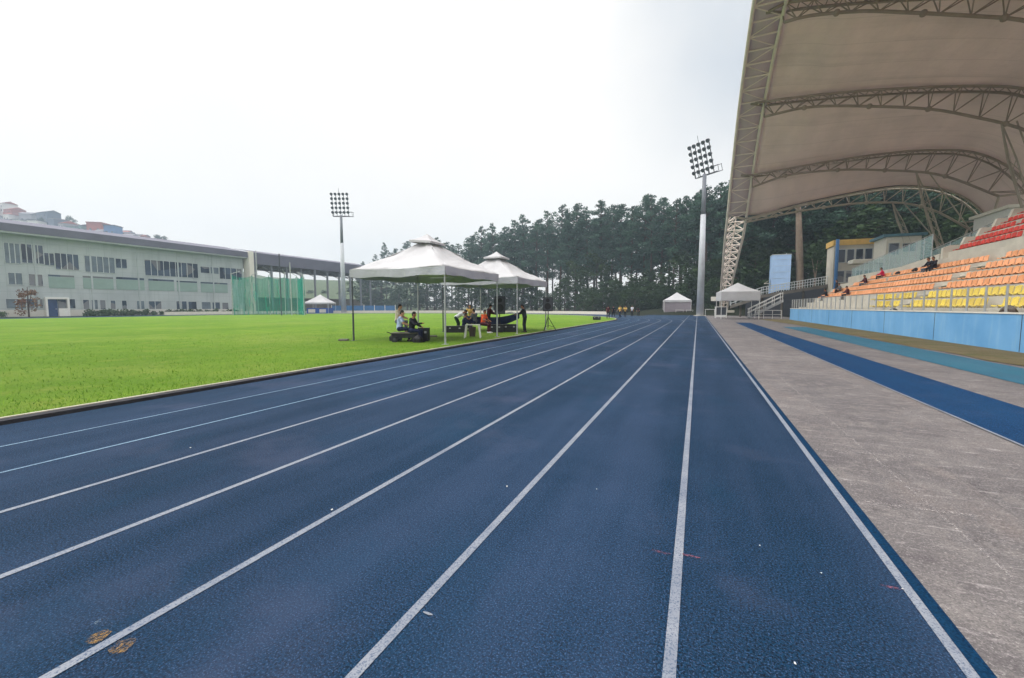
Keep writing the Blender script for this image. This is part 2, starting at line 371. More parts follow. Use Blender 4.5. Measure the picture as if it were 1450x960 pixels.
# darker rain cloud bank over the stand side of the sky
dotv = wn.new('ShaderNodeVectorMath'); dotv.operation = 'DOT_PRODUCT'; wl.new(tc.outputs['Generated'], dotv.inputs[0])
bd = ray(1110, 60).normalized(); dotv.inputs[1].default_value = tuple(bd)
cl = wn.new('ShaderNodeMapRange'); cl.interpolation_type = 'SMOOTHSTEP'; cl.inputs[1].default_value = .945; cl.inputs[2].default_value = 1.03
wl.new(wmath('ADD', dotv.outputs['Value'], wmath('MULTIPLY', wmath('SUBTRACT', nz.outputs[0], .5), .10)), cl.inputs[0])
mx = wn.new('ShaderNodeMix'); mx.data_type = 'RGBA'; wl.new(cl.outputs[0], mx.inputs[0]); mx.inputs[6].default_value = (1.035, 1.005, .965, 1); mx.inputs[7].default_value = (.52, .58, .65, 1)
mul = wn.new('ShaderNodeVectorMath'); mul.operation = 'SCALE'; wl.new(mx.outputs[2], mul.inputs[0]); wl.new(wmath('MULTIPLY', rampz.outputs[0], wmath('ADD', .91, wmath('MULTIPLY', nz.outputs[0], .18))), mul.inputs['Scale'])
mx2 = wn.new('ShaderNodeMix'); mx2.data_type = 'RGBA'; mx2.inputs[0].default_value = .05; wl.new(mul.outputs[0], mx2.inputs[6]); wl.new(sky.outputs[0], mx2.inputs[7])
bg = wn['Background']; bg.inputs['Strength'].default_value = .1; wl.new(mx2.outputs[2], bg.inputs['Color'])
sd = bpy.data.lights.new('sun', 'SUN'); sd.energy = 1.35; sd.angle = math.radians(14); sd.color = (1, .96, .9)
so = bpy.data.objects.new('sun', sd); COL.objects.link(so)
sdir = Vector((math.sin(SUN_AZ)*math.cos(SUN_EL), math.cos(SUN_AZ)*math.cos(SUN_EL), math.sin(SUN_EL)))
so.rotation_euler = sdir.to_track_quat('Z', 'Y').to_euler()
scn.view_settings.view_transform = 'Standard'; scn.view_settings.look = 'None'; scn.view_settings.exposure = .35; scn.view_settings.gamma = 1

# ------------------------------------------------------------------ ground, track, pavement
XK, XR = -8.56, 1.22
Y0, RIN = 48.0, 36.5
CX = XK-RIN
def arc(r, a0=0, a1=PI, n=64): return [(CX+r*math.cos(a0+(a1-a0)*i/n), Y0+r*math.sin(a0+(a1-a0)*i/n)) for i in range(n+1)]
struct('ground', sheet(rect(-900, -300, 900, 1800), -.06), MT['ground'])
struct('grass_field', sheet([(XK-.25, -40), (XK-.25, Y0)]+arc(RIN-.25)[1:-1]+[(CX-RIN+.25, Y0), (CX-RIN+.25, -40)], .02), MT['grass'])
tm = MB(); tm.add([(XK, -12, 0), (XR, -12, 0), (XR, 86, 0), (XK, 86, 0)], [(0, 1, 2, 3)])
struct('track', tm, MT['track'])
tb_ = MB(); A = arc(RIN, 0.0, PI); B = arc(RIN+9.78, 0.0, PI); tb_.grid([[(x, y, -.006) for x, y in A], [(x, y, -.006) for x, y in B]])
tb_.add([(CX-RIN, -40, -.006), (CX-RIN-9.78, -40, -.006), (CX-RIN-9.78, Y0, -.006), (CX-RIN, Y0, -.006)], [(0, 1, 2, 3)])
struct('track_bend', tb_, MT['track'])
lines = [(1.14, .052), (-.065, .055), (-1.32, .055), (-2.53, .055), (-3.74, .055), (-4.93, .055), (-6.11, .04), (-7.25, .036)]
for i, (x, wd) in enumerate(lines):
    m = MB()
    def seg(x0, x1):
        n = 40; ys = [-12+i_*(92+12)/n for i_ in range(n+1)]
    e = 86 if i < 3 else Y0
    m.add([(x-wd/2, -12, .004), (x+wd/2, -12, .004), (x+wd/2, e, .004), (x-wd/2, e, .004)], [(0, 1, 2, 3)])
    r = x-CX
    a = arc(r-wd/2, 0, PI, 80); b = arc(r+wd/2, 0, PI, 80); zz = .004 if i >= 3 else .0085
    m.grid([[(p[0], p[1], zz) for p in a], [(p[0], p[1], zz) for p in b]])
    struct('lane_line', m, MT['line'] if i < 6 else MT['line_faint'])
# track edge band beside the pavement, a step of its own
m = MB(); m.box((XR-.0, -12, -.05), (XR+.012, 86, .006)); struct('track_edge', m, MT['edge'])
m = MB(); m.add([(1.168, -12, .0042), (1.222, -12, .0042), (1.222, 86, .0042), (1.168, 86, .0042)], [(0, 1, 2, 3)]); struct('track_border', m, MT['edge'])
# painted marks
def gmark(name, cx, cy, a, b, rot, mat, z=.006, n=14, jit=.18):
    m = MB(); pts = []
    for i in range(n):
        an = 2*PI*i/n; k = 1+random.uniform(-jit, jit); u, v = a*math.cos(an)*k, b*math.sin(an)*k
        pts.append((cx+u*math.cos(rot)-v*math.sin(rot), cy+u*math.sin(rot)+v*math.cos(rot)))
    o = struct(name, sheet(pts, z), mat); return o
for (px, py, mt, a, b) in ((139, 903, 'mark_yellow', .045, .05), (172, 917, 'mark_yellow', .05, .048), (150, 882, 'mark_pale', .07, .03)):
    q = gp(px, py); gmark('paint_patch', q.x, q.y, a, b, .2, MT[mt])
for (px, py, mt, a, b) in ((606, 870, 'line', .03, .008), (937, 783, 'mark_red', .06, .012), (977, 788, 'mark_red', .06, .012), (1262, 833, 'mark_red', .05, .012)):
    q = gp(px, py); gmark('paint_tick', q.x, q.y, a, b, 0, MT[mt], .0065, 10, .1)
m = MB()
for (px, py) in ((845, 694), (718, 690), (1076, 774), (1126, 942), (270, 635), (1163, 814), (470, 723), (1278, 836)):
    q = gp(px, py); s_ = random.uniform(.004, .008)
    m.add([(q.x, q.y, .016)]+[(q.x+s_*random.uniform(.6, 1.3)*math.cos(k*.9), q.y+s_*random.uniform(.6, 1.6)*math.sin(k*.9), random.uniform(.006, .014)) for k in range(7)], [(0, k+1, (k+1) % 7+1) for k in range(7)])
o = obj('paper_litter', m, MT['white']); tag(o, 'tiny white scraps of paper littering the blue track', 'litter', kind='stuff')
# kerb of the infield: dark body, paler strip on the grass side
def along(x_in, x_out, z0, z1, y0=-12, y1=Y0, bend=True):
    m = MB(); P = [(y, None) for y in ()]
    ins = [(x_in, y0), (x_in, y1)]; outs = [(x_out, y0), (x_out, y1)]
    if bend:
        ins += arc(x_in-CX, 0, PI, 48)[1:]; outs += arc(x_out-CX, 0, PI, 48)[1:]
    n = len(ins); vs = []; fs = []
    for i in range(n): vs += [(*ins[i], z0), (*outs[i], z0), (*outs[i], z1), (*ins[i], z1)]
    for i in range(n-1):
        for j in range(4): fs.append((4*i+j, 4*i+(j+1) % 4, 4*i+4+(j+1) % 4, 4*i+4+j))
    m.add(vs, fs); return m
struct('kerb', along(XK-.25, XK-.06, -.05, .048), MT['kerb_dark'])
struct('kerb_edge', along(XK-.31, XK-.253, -.05, .06), MT['kerb'])
# pavement on the stand side
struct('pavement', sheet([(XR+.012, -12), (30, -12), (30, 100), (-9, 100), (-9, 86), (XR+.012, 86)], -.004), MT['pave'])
struct('runway', sheet(rect(3.48, -12, 4.77, 47.6), .004), MT['runway'])
m = MB(); m.add([(3.45, -12, .008), (3.49, -12, .008), (3.49, 44, .008), (3.45, 44, .008)], [(0, 1, 2, 3)]); struct('runway_line', m, MT['line'])
struct('teal_runway', sheet(rect(6.17, -12, 7.77, 39.3), .004), MT['teal'])
e = []
for i in range(75): y = -12+i*1.0; e.append((7.95+random.uniform(-.12, .12)+(max(0, y-44)*-.05), y))
struct('grass_verge', sheet([(10.31, -12)]+[(10.31, 62)]+list(reversed(e)), .01), MT['grass_dry'])
# grass blades close to the camera
def blades():
    N = 48000
    d = 2.2+46*rng.random(N)**1.8; th = rng.random(N)
    y = rng.uniform(0.5, 30, N); x = XK-.28-rng.random(N)**1.7*16
    keep = rng.random(N) < np.clip(9/(np.hypot(x, y)), 0, 1)**1.3
    x, y = x[keep], y[keep]; n = len(x)
    h = rng.uniform(.025, .06, n); a = rng.uniform(0, 2*PI, n); wd = rng.uniform(.003, .006, n)*(1+np.hypot(x, y)/25); lx = rng.normal(0, .022, n); ly = rng.normal(0, .022, n)
    V = np.empty((n, 3, 3), np.float32)
    V[:, 0] = np.stack([x-np.cos(a)*wd, y-np.sin(a)*wd, np.full(n, .015)], 1); V[:, 1] = np.stack([x+np.cos(a)*wd, y+np.sin(a)*wd, np.full(n, .015)], 1)
    V[:, 2] = np.stack([x+lx, y+ly, .02+h], 1)
    return tri_mesh('grass_blades', V.reshape(-1, 3), 3, rng.random(n), MT['blade'])
def tri_mesh(name, V, k, tone, mat):
    n = len(V)//k; me = bpy.data.meshes.new(name); me.vertices.add(len(V)); me.vertices.foreach_set('co', np.asarray(V, np.float32).ravel())
    me.loops.add(len(V)); me.loops.foreach_set('vertex_index', np.arange(len(V), dtype=np.int32))
    me.polygons.add(n); me.polygons.foreach_set('loop_start', np.arange(0, len(V), k, dtype=np.int32)); me.polygons.foreach_set('loop_total', np.full(n, k, np.int32))
    at = me.attributes.new('tone', 'FLOAT', 'FACE'); at.data.foreach_set('value', np.asarray(tone, np.float32))
    me.materials.append(mat); me.update(calc_edges=True); return me
o = obj('grass_blades', blades(), None); tag(o, 'short mown grass blades along the infield edge', 'grass', kind='stuff')

struct('woodland_ground', sheet([(-170, 98), (-60, 99), (-8, 98), (-8, 100.5), (200, 100.5), (200, 190), (-170, 230)], -.045), MT['forest_floor'])
MT['chalk'] = rubbed('old_chalk_line', srgb(196, 190, 190), .48, .72)
for x in (1.76, 3.02):
    m = MB(); m.add([(x-.012, 1, .0022), (x+.012, 1, .0022), (x+.03, 26, .0022), (x+.006, 26, .0022)], [(0, 1, 2, 3)]); struct('chalk_line', m, MT['chalk'])
for (pa, pb) in (((1150, 636), (1300, 648)), ((1225, 710), (1420, 736))):
    a, b = gp(*pa), gp(*pb); m = MB(); m.add([(a.x, a.y-.02, .0028), (b.x, b.y-.02, .0028), (b.x, b.y+.02, .0028), (a.x, a.y+.02, .0028)], [(0, 1, 2, 3)]); struct('chalk_line', m, MT['chalk'])
# ------------------------------------------------------------------ trees
def leaf_cloud(centres, radii, per, size, flat=.8, droop=0.0):
    V = []; T = []
    for c, r in zip(centres, radii):
        tone = random.random()
        n = max(4, int(per*(r if not isinstance(r, tuple) else r[0])**1.6))
        d = rng.normal(0, 1, (n, 3)); d /= np.linalg.norm(d, axis=1)[:, None]; rad = rng.random(n)**.45
        q = np.array(c)+d*rad[:, None]*np.array([r, r, r*flat])
        u = rng.normal(0, 1, (n, 3)); u /= np.linalg.norm(u, axis=1)[:, None]
        v = np.cross(u, rng.normal(0, 1, (n, 3))); v /= np.linalg.norm(v, axis=1)[:, None]
        sz = size*rng.uniform(.6, 1.4, n)[:, None]; asp = rng.uniform(.35, .7, n)[:, None]
        Q = np.stack([q-u*sz, q+v*sz*asp, q+u*sz, q-v*sz*asp], 1); V.append(Q.reshape(-1, 3)); T.append(np.clip(tone*.7+rng.random(n)*.3, 0, 1))
    return np.concatenate(V), np.concatenate(T)
def pine_variant(k, H, crown0, spread, per=80, size=.21):
    random.seed(100+k)
    tr = MB(); lean = (random.uniform(-.5, .5), random.uniform(-.5, .5))
    tx = lambda z: (lean[0]*(z/H)**2, lean[1]*(z/H)**2, z)
    tr.tube([tx(z*H/7) for z in range(8)], [.26-.22*i/7 for i in range(8)], 7)
    cs = []; rs = []
    nb = random.randint(30, 38)
    for i in range(nb):
        f_ = i/(nb-1); z = H*(crown0+(1-crown0)*f_**.9); a = i*2.4+random.uniform(-.5, .5)
        reach = spread*(math.sin(PI*min(1, .30+.68*f_))**.9)*random.uniform(.45, 1.2)+.15
        b = Vector(tx(z)); e_ = b+Vector((math.cos(a)*reach, math.sin(a)*reach, reach*random.uniform(.05, .4)))
        tr.tube([b-Vector((0, 0, .3)), (b+e_)/2+Vector((0, 0, .1)), e_], [.09, .06, .03], 5)
        cs.append(e_); rs.append(random.uniform(.7, 1.5)*(1.08-.55*f_))
        if reach > 1.6: cs.append((b+e_)/2+Vector((random.uniform(-.5, .5), random.uniform(-.5, .5), .4))); rs.append(random.uniform(.6, 1.0))
    cs.append(Vector(tx(H))+Vector((0, 0, .1))); rs.append(.45); cs.append(Vector(tx(H))-Vector((0, 0, .8))); rs.append(.9)
    for i in range(random.randint(1, 4)):   # dead stubs on the bare trunk
        z = H*random.uniform(.3, crown0); a = random.uniform(0, 6.28); b = Vector(tx(z)); tr.tube([b, b+Vector((math.cos(a)*.9, math.sin(a)*.9, .1))], [.05, .02], 4)
    V, T = leaf_cloud(cs, rs, per, size, .72)
    return mesh('trunk', tr, MT['bark']), tri_mesh('crown', V, 4, T, MT['needle'])
PV = [pine_variant(i, 24, random.Random(i).uniform(.32, .58), random.Random(i+50).uniform(2.6, 3.6)) for i in range(7)]
def pine(loc, h, v, label, group='tall pines behind the bend', wide=1.0):
    t_ = thing('pine_tree', label, 'tree', loc, random.uniform(0, 6.28), group)
    s = h/24; t_.scale = (s*wide, s*wide, s)
    obj('trunk', PV[v][0], None, t_); obj('crown', PV[v][1], None, t_); return t_
sky_px = [500, 530, 545, 575, 600, 625, 655, 680, 700, 730, 770, 800, 830, 865, 880, 915, 945, 985, 1005, 1030, 1060, 1100]
sky_py = [372, 362, 352, 340, 342, 336, 346, 326, 318, 314, 302, 298, 289, 287, 294, 281, 284, 270, 268, 254, 244, 240]
def lin(xs, ys, x):
    return float(np.interp(x, xs, ys))
random.seed(21)
def tree_line(px):   # distance Y of the wood's front along the bend
    return lin([480, 600, 700, 850, 1000, 1100], [168, 150, 128, 116, 104, 98], px)
px = 515.0
while px < 1060:
    Yl = tree_line(px)+random.uniform(-1.5, 3); p0 = onY(px, 440, Yl); top = onY(px, lin(sky_px, sky_py, px)+random.uniform(-6, 8), Yl)
    zone = 'tall bare-trunked pine in the hazy left end of the wood beyond the tents' if px < 690 else ('tall pine in the wood behind the far bend, between tents and floodlight mast' if px < 985 else 'tall dark pine close behind the lattice arch foot')
    pine((p0.x, Yl, -.05), top.z, random.randrange(7), zone, wide=random.uniform(.95, 1.25) if px > 560 else .8)
    px += random.uniform(11, 19)
for row, (dy, st, dh) in enumerate(((9, 20, .95), (22, 24, .92))):
    px = 640.0+row*5
    while px < 1050:
        Yl = tree_line(px)+dy+random.uniform(-3, 3); p0 = onY(px, 440, Yl); top = onY(px, lin(sky_px, sky_py, px)+random.uniform(0, 16), Yl)
        zone = 'pine deeper inside the hazy left end of the wood' if px < 690 else 'pine deeper in the wood behind the far bend, seen between front trunks'
        pine((p0.x, Yl, -.05), top.z*dh, random.randrange(7), zone, 'pines deeper in the wood', wide=random.uniform(1.0, 1.35))
        px += random.uniform(.75, 1.25)*st
# wooded slope behind the stand
hm = MB(); P = []
def slope_h(x, y):
    a = max(0, (x-14)/40)+max(0, (y-84)/60)*(1 if x > -2 else max(0, 1+(x+2)/14)); return min(9, 9*a)*min(1, max(0, (y-66)/12)) if x > -16 else 0
for i in range(41):
    x = -20+i*4; P.append([(x, 60+j*3.5, slope_h(x, 60+j*3.5)-.055) for j in range(30)])
hm.grid(P); struct('hillside', hm, MT['forest_floor'], smooth=True)
random.seed(5)
for i in range(46):
    x = random.uniform(4, 66); y = random.uniform(88, 128)
    if x < 12 and y < 94: continue
    if abs(x-14) < 6 and y < 95: continue
    h = random.uniform(17, 26)
    pine((x, y, slope_h(x, y)-.1), h, random.randrange(7), 'dark tree on the wooded slope under the far end of the stand roof', 'trees on the slope behind the stand', wide=random.uniform(1.3, 1.8))
# leafy trees with low crowns
def broad_variant(k, H=11):
    random.seed(300+k); tr = MB(); tr.tube([(0, 0, 0), (.1, .05, H*.3), (0, .1, H*.6), (.1, 0, H*.9)], [.22, .17, .12, .05], 7)
    cs = []; rs = []
    for i in range(26):
        f_ = i/25; z = H*(.14+.84*f_); a = i*2.4; reach = H*.30*math.sin(PI*min(1, .25+.7*f_))*random.uniform(.5, 1.1)
        e_ = Vector((math.cos(a)*reach, math.sin(a)*reach, z)); tr.tube([(0, 0, z-.4), e_], [.07, .03], 5); cs.append(e_); rs.append(random.uniform(.8, 1.5)*H/11)
    V, T = leaf_cloud(cs, rs, 60, .26, .75)
    return mesh('trunk', tr, MT['bark']), tri_mesh('crown', V, 4, T, MT['bushleaf'])
BV = [broad_variant(i) for i in range(4)]
def broad(loc, h, v, label, cat='tree', group=None, name='leafy_tree', wide=1.0):
    t_ = thing(name, label, cat, loc, random.uniform(0, 6.28), group); s = h/11; t_.scale = (s*wide, s*wide, s)
    obj('trunk', BV[v][0], None, t_); obj('crown', BV[v][1], None, t_); return t_
random.seed(9)
px = 520.0
while px < 1040:
    Yl = tree_line(px)-random.uniform(1, 10); p0 = onY(px, 440, Yl); h = onY(px, lin([520, 640, 700, 900, 1040], [408, 405, 401, 396, 384], px)+random.choice((random.uniform(-36, -12), random.uniform(-10, 14), random.uniform(-6, 18))), Yl).z
    broad((p0.x, Yl, -.05), h, random.randrange(4), 'dark leafy tree in the low thicket under the pines at the far bend' if px > 690 else 'dark leafy tree of the thicket seen through the white tents', group='thicket under the pines', wide=random.uniform(1.2, 1.7))
    px += random.uniform(9, 17)
for i in range(16):
    x = -24+i*1.9+random.uniform(-.8, .8); y = random.uniform(98.5, 104)
    broad((x, y, -.1), random.uniform(4, 8), random.randrange(4), 'low dark tree at the front edge of the thicket behind the mauve-walled tent', group='low trees at the thicket edge', wide=random.uniform(1.3, 1.7))
for i in range(44):
    x = random.uniform(2, 46); y = random.uniform(84, 104)
    if x < 7 and y < 96: y += 12
    if 5 < x < 21 and y < 95: y += 11
    broad((x, y, slope_h(x, y)-.1), random.uniform(7, 15), random.randrange(4), 'dark leafy tree massed on the slope behind the pale blue tower and ramp', group='leafy trees on the slope', wide=random.uniform(1.2, 1.6))
# big pale trunk beside the blue tower
bt = thing('eucalyptus_tree', 'tall pale bare trunk rising just right of the blue tower', 'tree', (15.6, 86, 3.2))
m = MB(); m.tube([(.45, 0, -3.4), (.2, 0, 2), (-.2, 0, 9), (-.9, 0, 20)], [.72, .58, .5, .3], 10); obj('trunk', m, MT['palebark'], bt, smooth=True)
V, T = leaf_cloud([Vector((random.uniform(-3.5, 3), random.uniform(-3, 3), random.uniform(16, 24))) for i in range(22)], [random.uniform(1, 1.7) for i in range(22)], 40, .3); obj('crown', tri_mesh('crown', V, 4, T, MT['needle']), None, bt)
bt2 = thing('slender_tree', 'slim pale forked young tree between the pale trunk and the yellow-roofed building', 'tree', (17.6, 85, 3.2))
m = MB(); m.tube([(0, 0, -.5), (.1, 0, 3), (.3, 0, 6)], [.12, .1, .05], 7); m.tube([(.1, 0, 3), (-.5, 0, 6.4)], [.08, .04], 6); m.tube([(.2, 0, 4.2), (1.2, 0, 6.8)], [.07, .03], 6); obj('trunk', m, MT['palebark'], bt2)
V, T = leaf_cloud([Vector((random.uniform(-1.3, 1.9), random.uniform(-1, 1), random.uniform(4.5, 8.4))) for i in range(12)], [random.uniform(.6, 1.1) for i in range(12)], 40, .24); obj('crown', tri_mesh('crown', V, 4, T, MT['bushleaf']), None, bt2)

# ------------------------------------------------------------------ grandstand
YS0, YS1 = -10.0, 62.0
treads = [1.2, 1.72, 2.25, 2.78, 3.32, 3.88]; step_z = [z+.34 for z in treads]
gs = thing('grandstand', 'stepped concrete grandstand behind the sky blue wall, under the fabric roof', 'grandstand', (10.5, 26, 0))
prof = [(10.52, -.05), (10.52, .9)]; x = 11.35
prof.append((x, .9))
for k, tz in enumerate(step_z): prof += [(x, tz), (x+.8, tz)]; x += .8
prof += [(x, 5.05), (x+.55, 5.05)]; xr = x+.55
main_prof = prof+[(22, 5.05), (22, -.05)]
m = MB(); m.prism(main_prof, YS0, YS1); obj('terrace', m, MT['conc'], gs, world=True)
rt = [5.57, 6.12, 6.72, 7.3, 7.9, 8.5]; m = MB(); pr_ = [(xr, 5.053)]; x = xr
for tz in rt: pr_ += [(x, tz), (x+.8, tz)]; x += .8
pr_ += [(x, 5.053)]; m.prism(pr_, YS0, 41.6); obj('upper_terrace', m, MT['conc'], gs, world=True)
m = MB(); x = xr-.3
side = [(x, 5.053), (x, 5.9)]
for k, tz in enumerate(rt): side += [(xr+.8*k+.1, tz+.5), (xr+.8*(k+1)-.1, tz+.5)]
side += [(xr+.8*6, 8.9), (xr+.8*6, 5.053)]
m.prism(side, 41.6, 41.9); obj('side_parapet', m, MT['conc'], gs, world=True)
m = MB(); m.box((xr+5, YS0, 5.06), (xr+5.3, 41.6, 9.6)); obj('rear_wall', m, MT['conc_d'], gs, world=True)
m = MB(); pq = [(62, 4.3), (52.5, 4.85), (46.6, 5.2), (41.95, 5.5)]
top_ = [(16.32, y, z) for y, z in pq]; n_ = len(top_)
m.add(top_+[(16.32, y, 4.0) for y, z in pq]+[(16.55, y, z) for y, z in pq]+[(16.55, y, 4.0) for y, z in pq],
  [f for i in range(n_-1) for f in ((i, i+1, n_+i+1, n_+i), (2*n_+i+1, 2*n_+i, 3*n_+i, 3*n_+i+1), (i, 2*n_+i, 2*n_+i+1, i+1))]+[(0, n_, 3*n_, 2*n_), (n_-1, 3*n_-1, 4*n_-1, 2*n_-1)])
obj('parapet', m, MT['conc'], gs, world=True)
m = MB()
for k, tz in enumerate(step_z):   # aisle half steps
    m.box((11.35+.8*k-.38, 33.55, tz-.28), (11.35+.8*k-.003, 34.75, tz-.255+.0))
obj('aisle_steps', m, MT['cream'], gs, world=True)
# front wall, railing
bw = thing('blue_wall', 'long sky blue painted wall along the foot of the stand', 'wall', (10.4, 26, 0))
m = MB(); m.box((10.30, YS0, -.05), (10.517, 60.8, 1.33)); obj('wall', m, MT['bluewall'], bw, world=True)
m = MB(); m.box((10.27, YS0, 1.333), (10.517, 60.85, 1.39)); obj('coping', m, MT['cream'], bw, world=True)
for yy in (14.6, 20.5, 26.4, 32.3, 38.2, 44.1, 50.0, 55.9): m = MB(); m.box((10.294, yy, .02), (10.299, yy+.03, 1.32)); obj('joint', m, MT['darkmetal'], bw, world=True)
rl = thing('stand_railing', 'grey steel post railing with clear panels along the blue wall top', 'railing', (10.42, 26, 1.39))
pm = MB(); pm.tube([(0, 0, 0), (0, 0, 1.04)], .04, 8); pm.box((-.06, -.06, 0), (.06, .06, .015)); post_me = mesh('post', pm, MT['galv'])
y = YS0+.4
ys_ = []
while y < 60.7: ys_.append(y); y += 1.25
for y in ys_:
    o = obj('post', post_me, None, rl); o.location = (0, y-26, 0)
m = MB(); m.tube([(10.42, YS0+.3, 2.40), (10.42, 60.6, 2.40)], .012, 8); obj('top_rail', m, MT['galv'], rl, world=True)
m = MB()
for a, b in zip(ys_[:-1], ys_[1:]): m.box((10.414, a+.06, 1.5), (10.426, b-.06, 2.36))
g_ = obj('glazing', m, MT['frontglass'], rl, world=True)
# seats
def seat_mesh(mat):
    m = MB(); prof_ = [(-.22, .075), (-.19, .10), (-.05, .09), (.08, .095), (.14, .12), (.17, .20), (.20, .34), (.215, .43), (.225, .46)]
    P = []
    for j, (yy, up, bk) in enumerate(((-.21, .035, -.05), (-.17, .012, -.02), (-.08, 0, 0), (0, -.006, .006), (.08, 0, 0), (.17, .012, -.02), (.21, .035, -.05))):
        row = []
        for i, (px_, pz) in enumerate(prof_):
            tt = i/(len(prof_)-1); drop = -.05*(abs(yy)/.21)**3 if i >= 7 else 0
            row.append((px_+bk*(tt**1.2), yy*(1-.12*max(0, tt-.5)), pz+up*(1-tt)+drop))
        P.append(row)
    m.grid(P); n = len(m.v); nf = len(m.f); m.v += [(x+.025*(1 if i % 9 > 3 else .0), y, z-.025*(1 if i % 9 <= 5 else 0)) for i, (x, y, z) in enumerate(list(m.v))]
    m.f += [tuple(reversed([i+n for i in f_])) for f_ in m.f[:nf]]
    R_, C_ = 7, 9
    ring = [i for i in range(C_)]+[r*C_+C_-1 for r in range(1, R_)]+[(R_-1)*C_+c for c in range(C_-2, -1, -1)]+[r*C_ for r in range(R_-2, 0, -1)]
    for a, b in zip(ring, ring[1:]+ring[:1]): m.f.append((a, b, b+n, a+n))
    for yy in (-.13, .13): m.box((-.02, yy-.02, 0), (.06, yy+.02, .08))
    return mesh('seat', m, mat, smooth=True)
SM = {c: seat_mesh(MT['seat_'+c]) for c in 'yor'}
row_lab = {0: ('y', 'yellow plastic stadium seat in the front row just behind the railing'), 1: ('y', 'yellow plastic stadium seat in the second row below the orange seats'),
           2: ('o', 'orange plastic stadium seat in the lowest orange row above the yellow seats'), 3: ('o', 'orange plastic stadium seat in the second orange row up'),
           4: ('o', 'orange plastic stadium seat in the third orange row up'), 5: ('o', 'orange plastic stadium seat in the top orange row below the concrete wall'),
           6: ('r', 'red plastic stadium seat in the lowest red row above the concrete wall'), 7: ('r', 'red plastic stadium seat in the second red row'), 8: ('r', 'red plastic stadium seat in the third red row up'),
           9: ('r', 'red plastic stadium seat in the fourth red row up'), 10: ('r', 'red plastic stadium seat in the upper red rows'), 11: ('r', 'red plastic stadium seat in the topmost red row')}
seat_far = MB(); cand = []
for k in range(12):
    if k < 6: sx, sz = 11.35+.8*k+.28, step_z[k]
    else: sx, sz = xr+.8*(k-6)+.28, rt[k-6]
    y1 = [39, 41.5, 61, 60, 56, 54][k] if k < 6 else 41.2
    y = 2.0
    while y < y1:
        skip = (33.4 < y < 34.9) or (k == 0 and 24.6 < y < 26.0) or (k >= 6 and 26 < y < 27.4)
        if not skip and random.random() > .012: cand.append((k, sx, y, sz))
        y += .50
def vis_px(c):
    v = Vector((c[1], c[2], c[3]+.5-EYE)); z = v.dot(cF); 
    return 725+FPX*v.dot(cR)/z, z
inview = lambda c: vis_px(c)[1] > 3 and vis_px(c)[0] < 1458
vis = [(vis_px(c)[1], c) for c in cand if inview(c)]; unseen = [(0, c) for c in cand if not inview(c)]
vis.sort(key=lambda t_: t_[0])
near = set(c for _, c in vis[:300])
far_by = {'y': [], 'o': [], 'r': []}
for z_, c in vis+unseen:
    k, sx, y, sz = c; cc, lab = row_lab[k]
    if c in near:
        o = bpy.data.objects.new('stadium_seat', SM[cc]); COL.objects.link(o); o.location = (sx, y, sz); tag(o, lab, 'seat', 'plastic seats in the stand')
    else: far_by[cc].append((sx, y, sz))
# the far, tiny remainder of the seats: one object of three colours
me = bpy.data.meshes.new('far_seats'); vs = []; fs = []; mi = []
for q, cc in enumerate('yor'):
    me.materials.append(MT['seat_'+cc]); bv = [tuple(v.co) for v in SM[cc].vertices]; bf = [tuple(p.vertices) for p in SM[cc].polygons]
    for (sx, y, sz) in far_by[cc]:
        o_ = len(vs); vs += [(a+sx, b+y, c_+sz) for a, b, c_ in bv]; fs += [tuple(i+o_ for i in f_) for f_ in bf]; mi += [q]*len(bf)
me.from_pydata(vs, [], fs); me.polygons.foreach_set('material_index', mi); me.polygons.foreach_set('use_smooth', [True]*len(fs)); me.update()
o = bpy.data.objects.new('stadium_seats', me); COL.objects.link(o); tag(o, 'remaining rows of small orange, yellow and red seats running along the stand', 'seats', kind='stuff')
# glass balustrade on the upper level
gb = thing('glass_balustrade', 'greenish glass balustrade on the concrete parapet behind the orange rows', 'railing', (16.4, 52, 5.42))
ps_ = [61.8-1.32*i for i in range(15)]
bz = lambda y: float(np.interp(y, [42, 46.6, 52.5, 62], [5.5, 5.2, 4.85, 4.3]))
m = MB()
for y in ps_: m.tube([(16.43, y, bz(y)-.2), (16.43, y, bz(y)+1.75)], .03, 6)
m.tube([(16.43, y, bz(y)+1.75) for y in ps_], .025, 6); obj('frame', m, MT['galv'], gb, world=True)
m = MB()
for a, b in zip(ps_[:-1], ps_[1:]):
    q = [(16.424, a-.06, bz(a)+.08), (16.424, b+.06, bz(b)+.08), (16.424, b+.06, bz(b)+1.68), (16.424, a-.06, bz(a)+1.68)]
    m.add(q+[(16.436, y, z) for _, y, z in q], [(0, 1, 2, 3), (7, 6, 5, 4), (0, 4, 5, 1), (1, 5, 6, 2), (2, 6, 7, 3), (3, 7, 4, 0)])
obj('glass', m, MT['railglass'], gb, world=True)
gb2 = thing('stair_balustrade', 'greenish glass balustrade stepping up beside the red seats', 'railing', (20, 44, 5.06))
m = MB(); g_ = MB(); q = [(17.6+1.15*i, 46.5, 5.06+.62*i) for i in range(7)]
for (x, y, z) in q: m.tube([(x, y, 5.06), (x, y, z+1.2)], .035, 6)
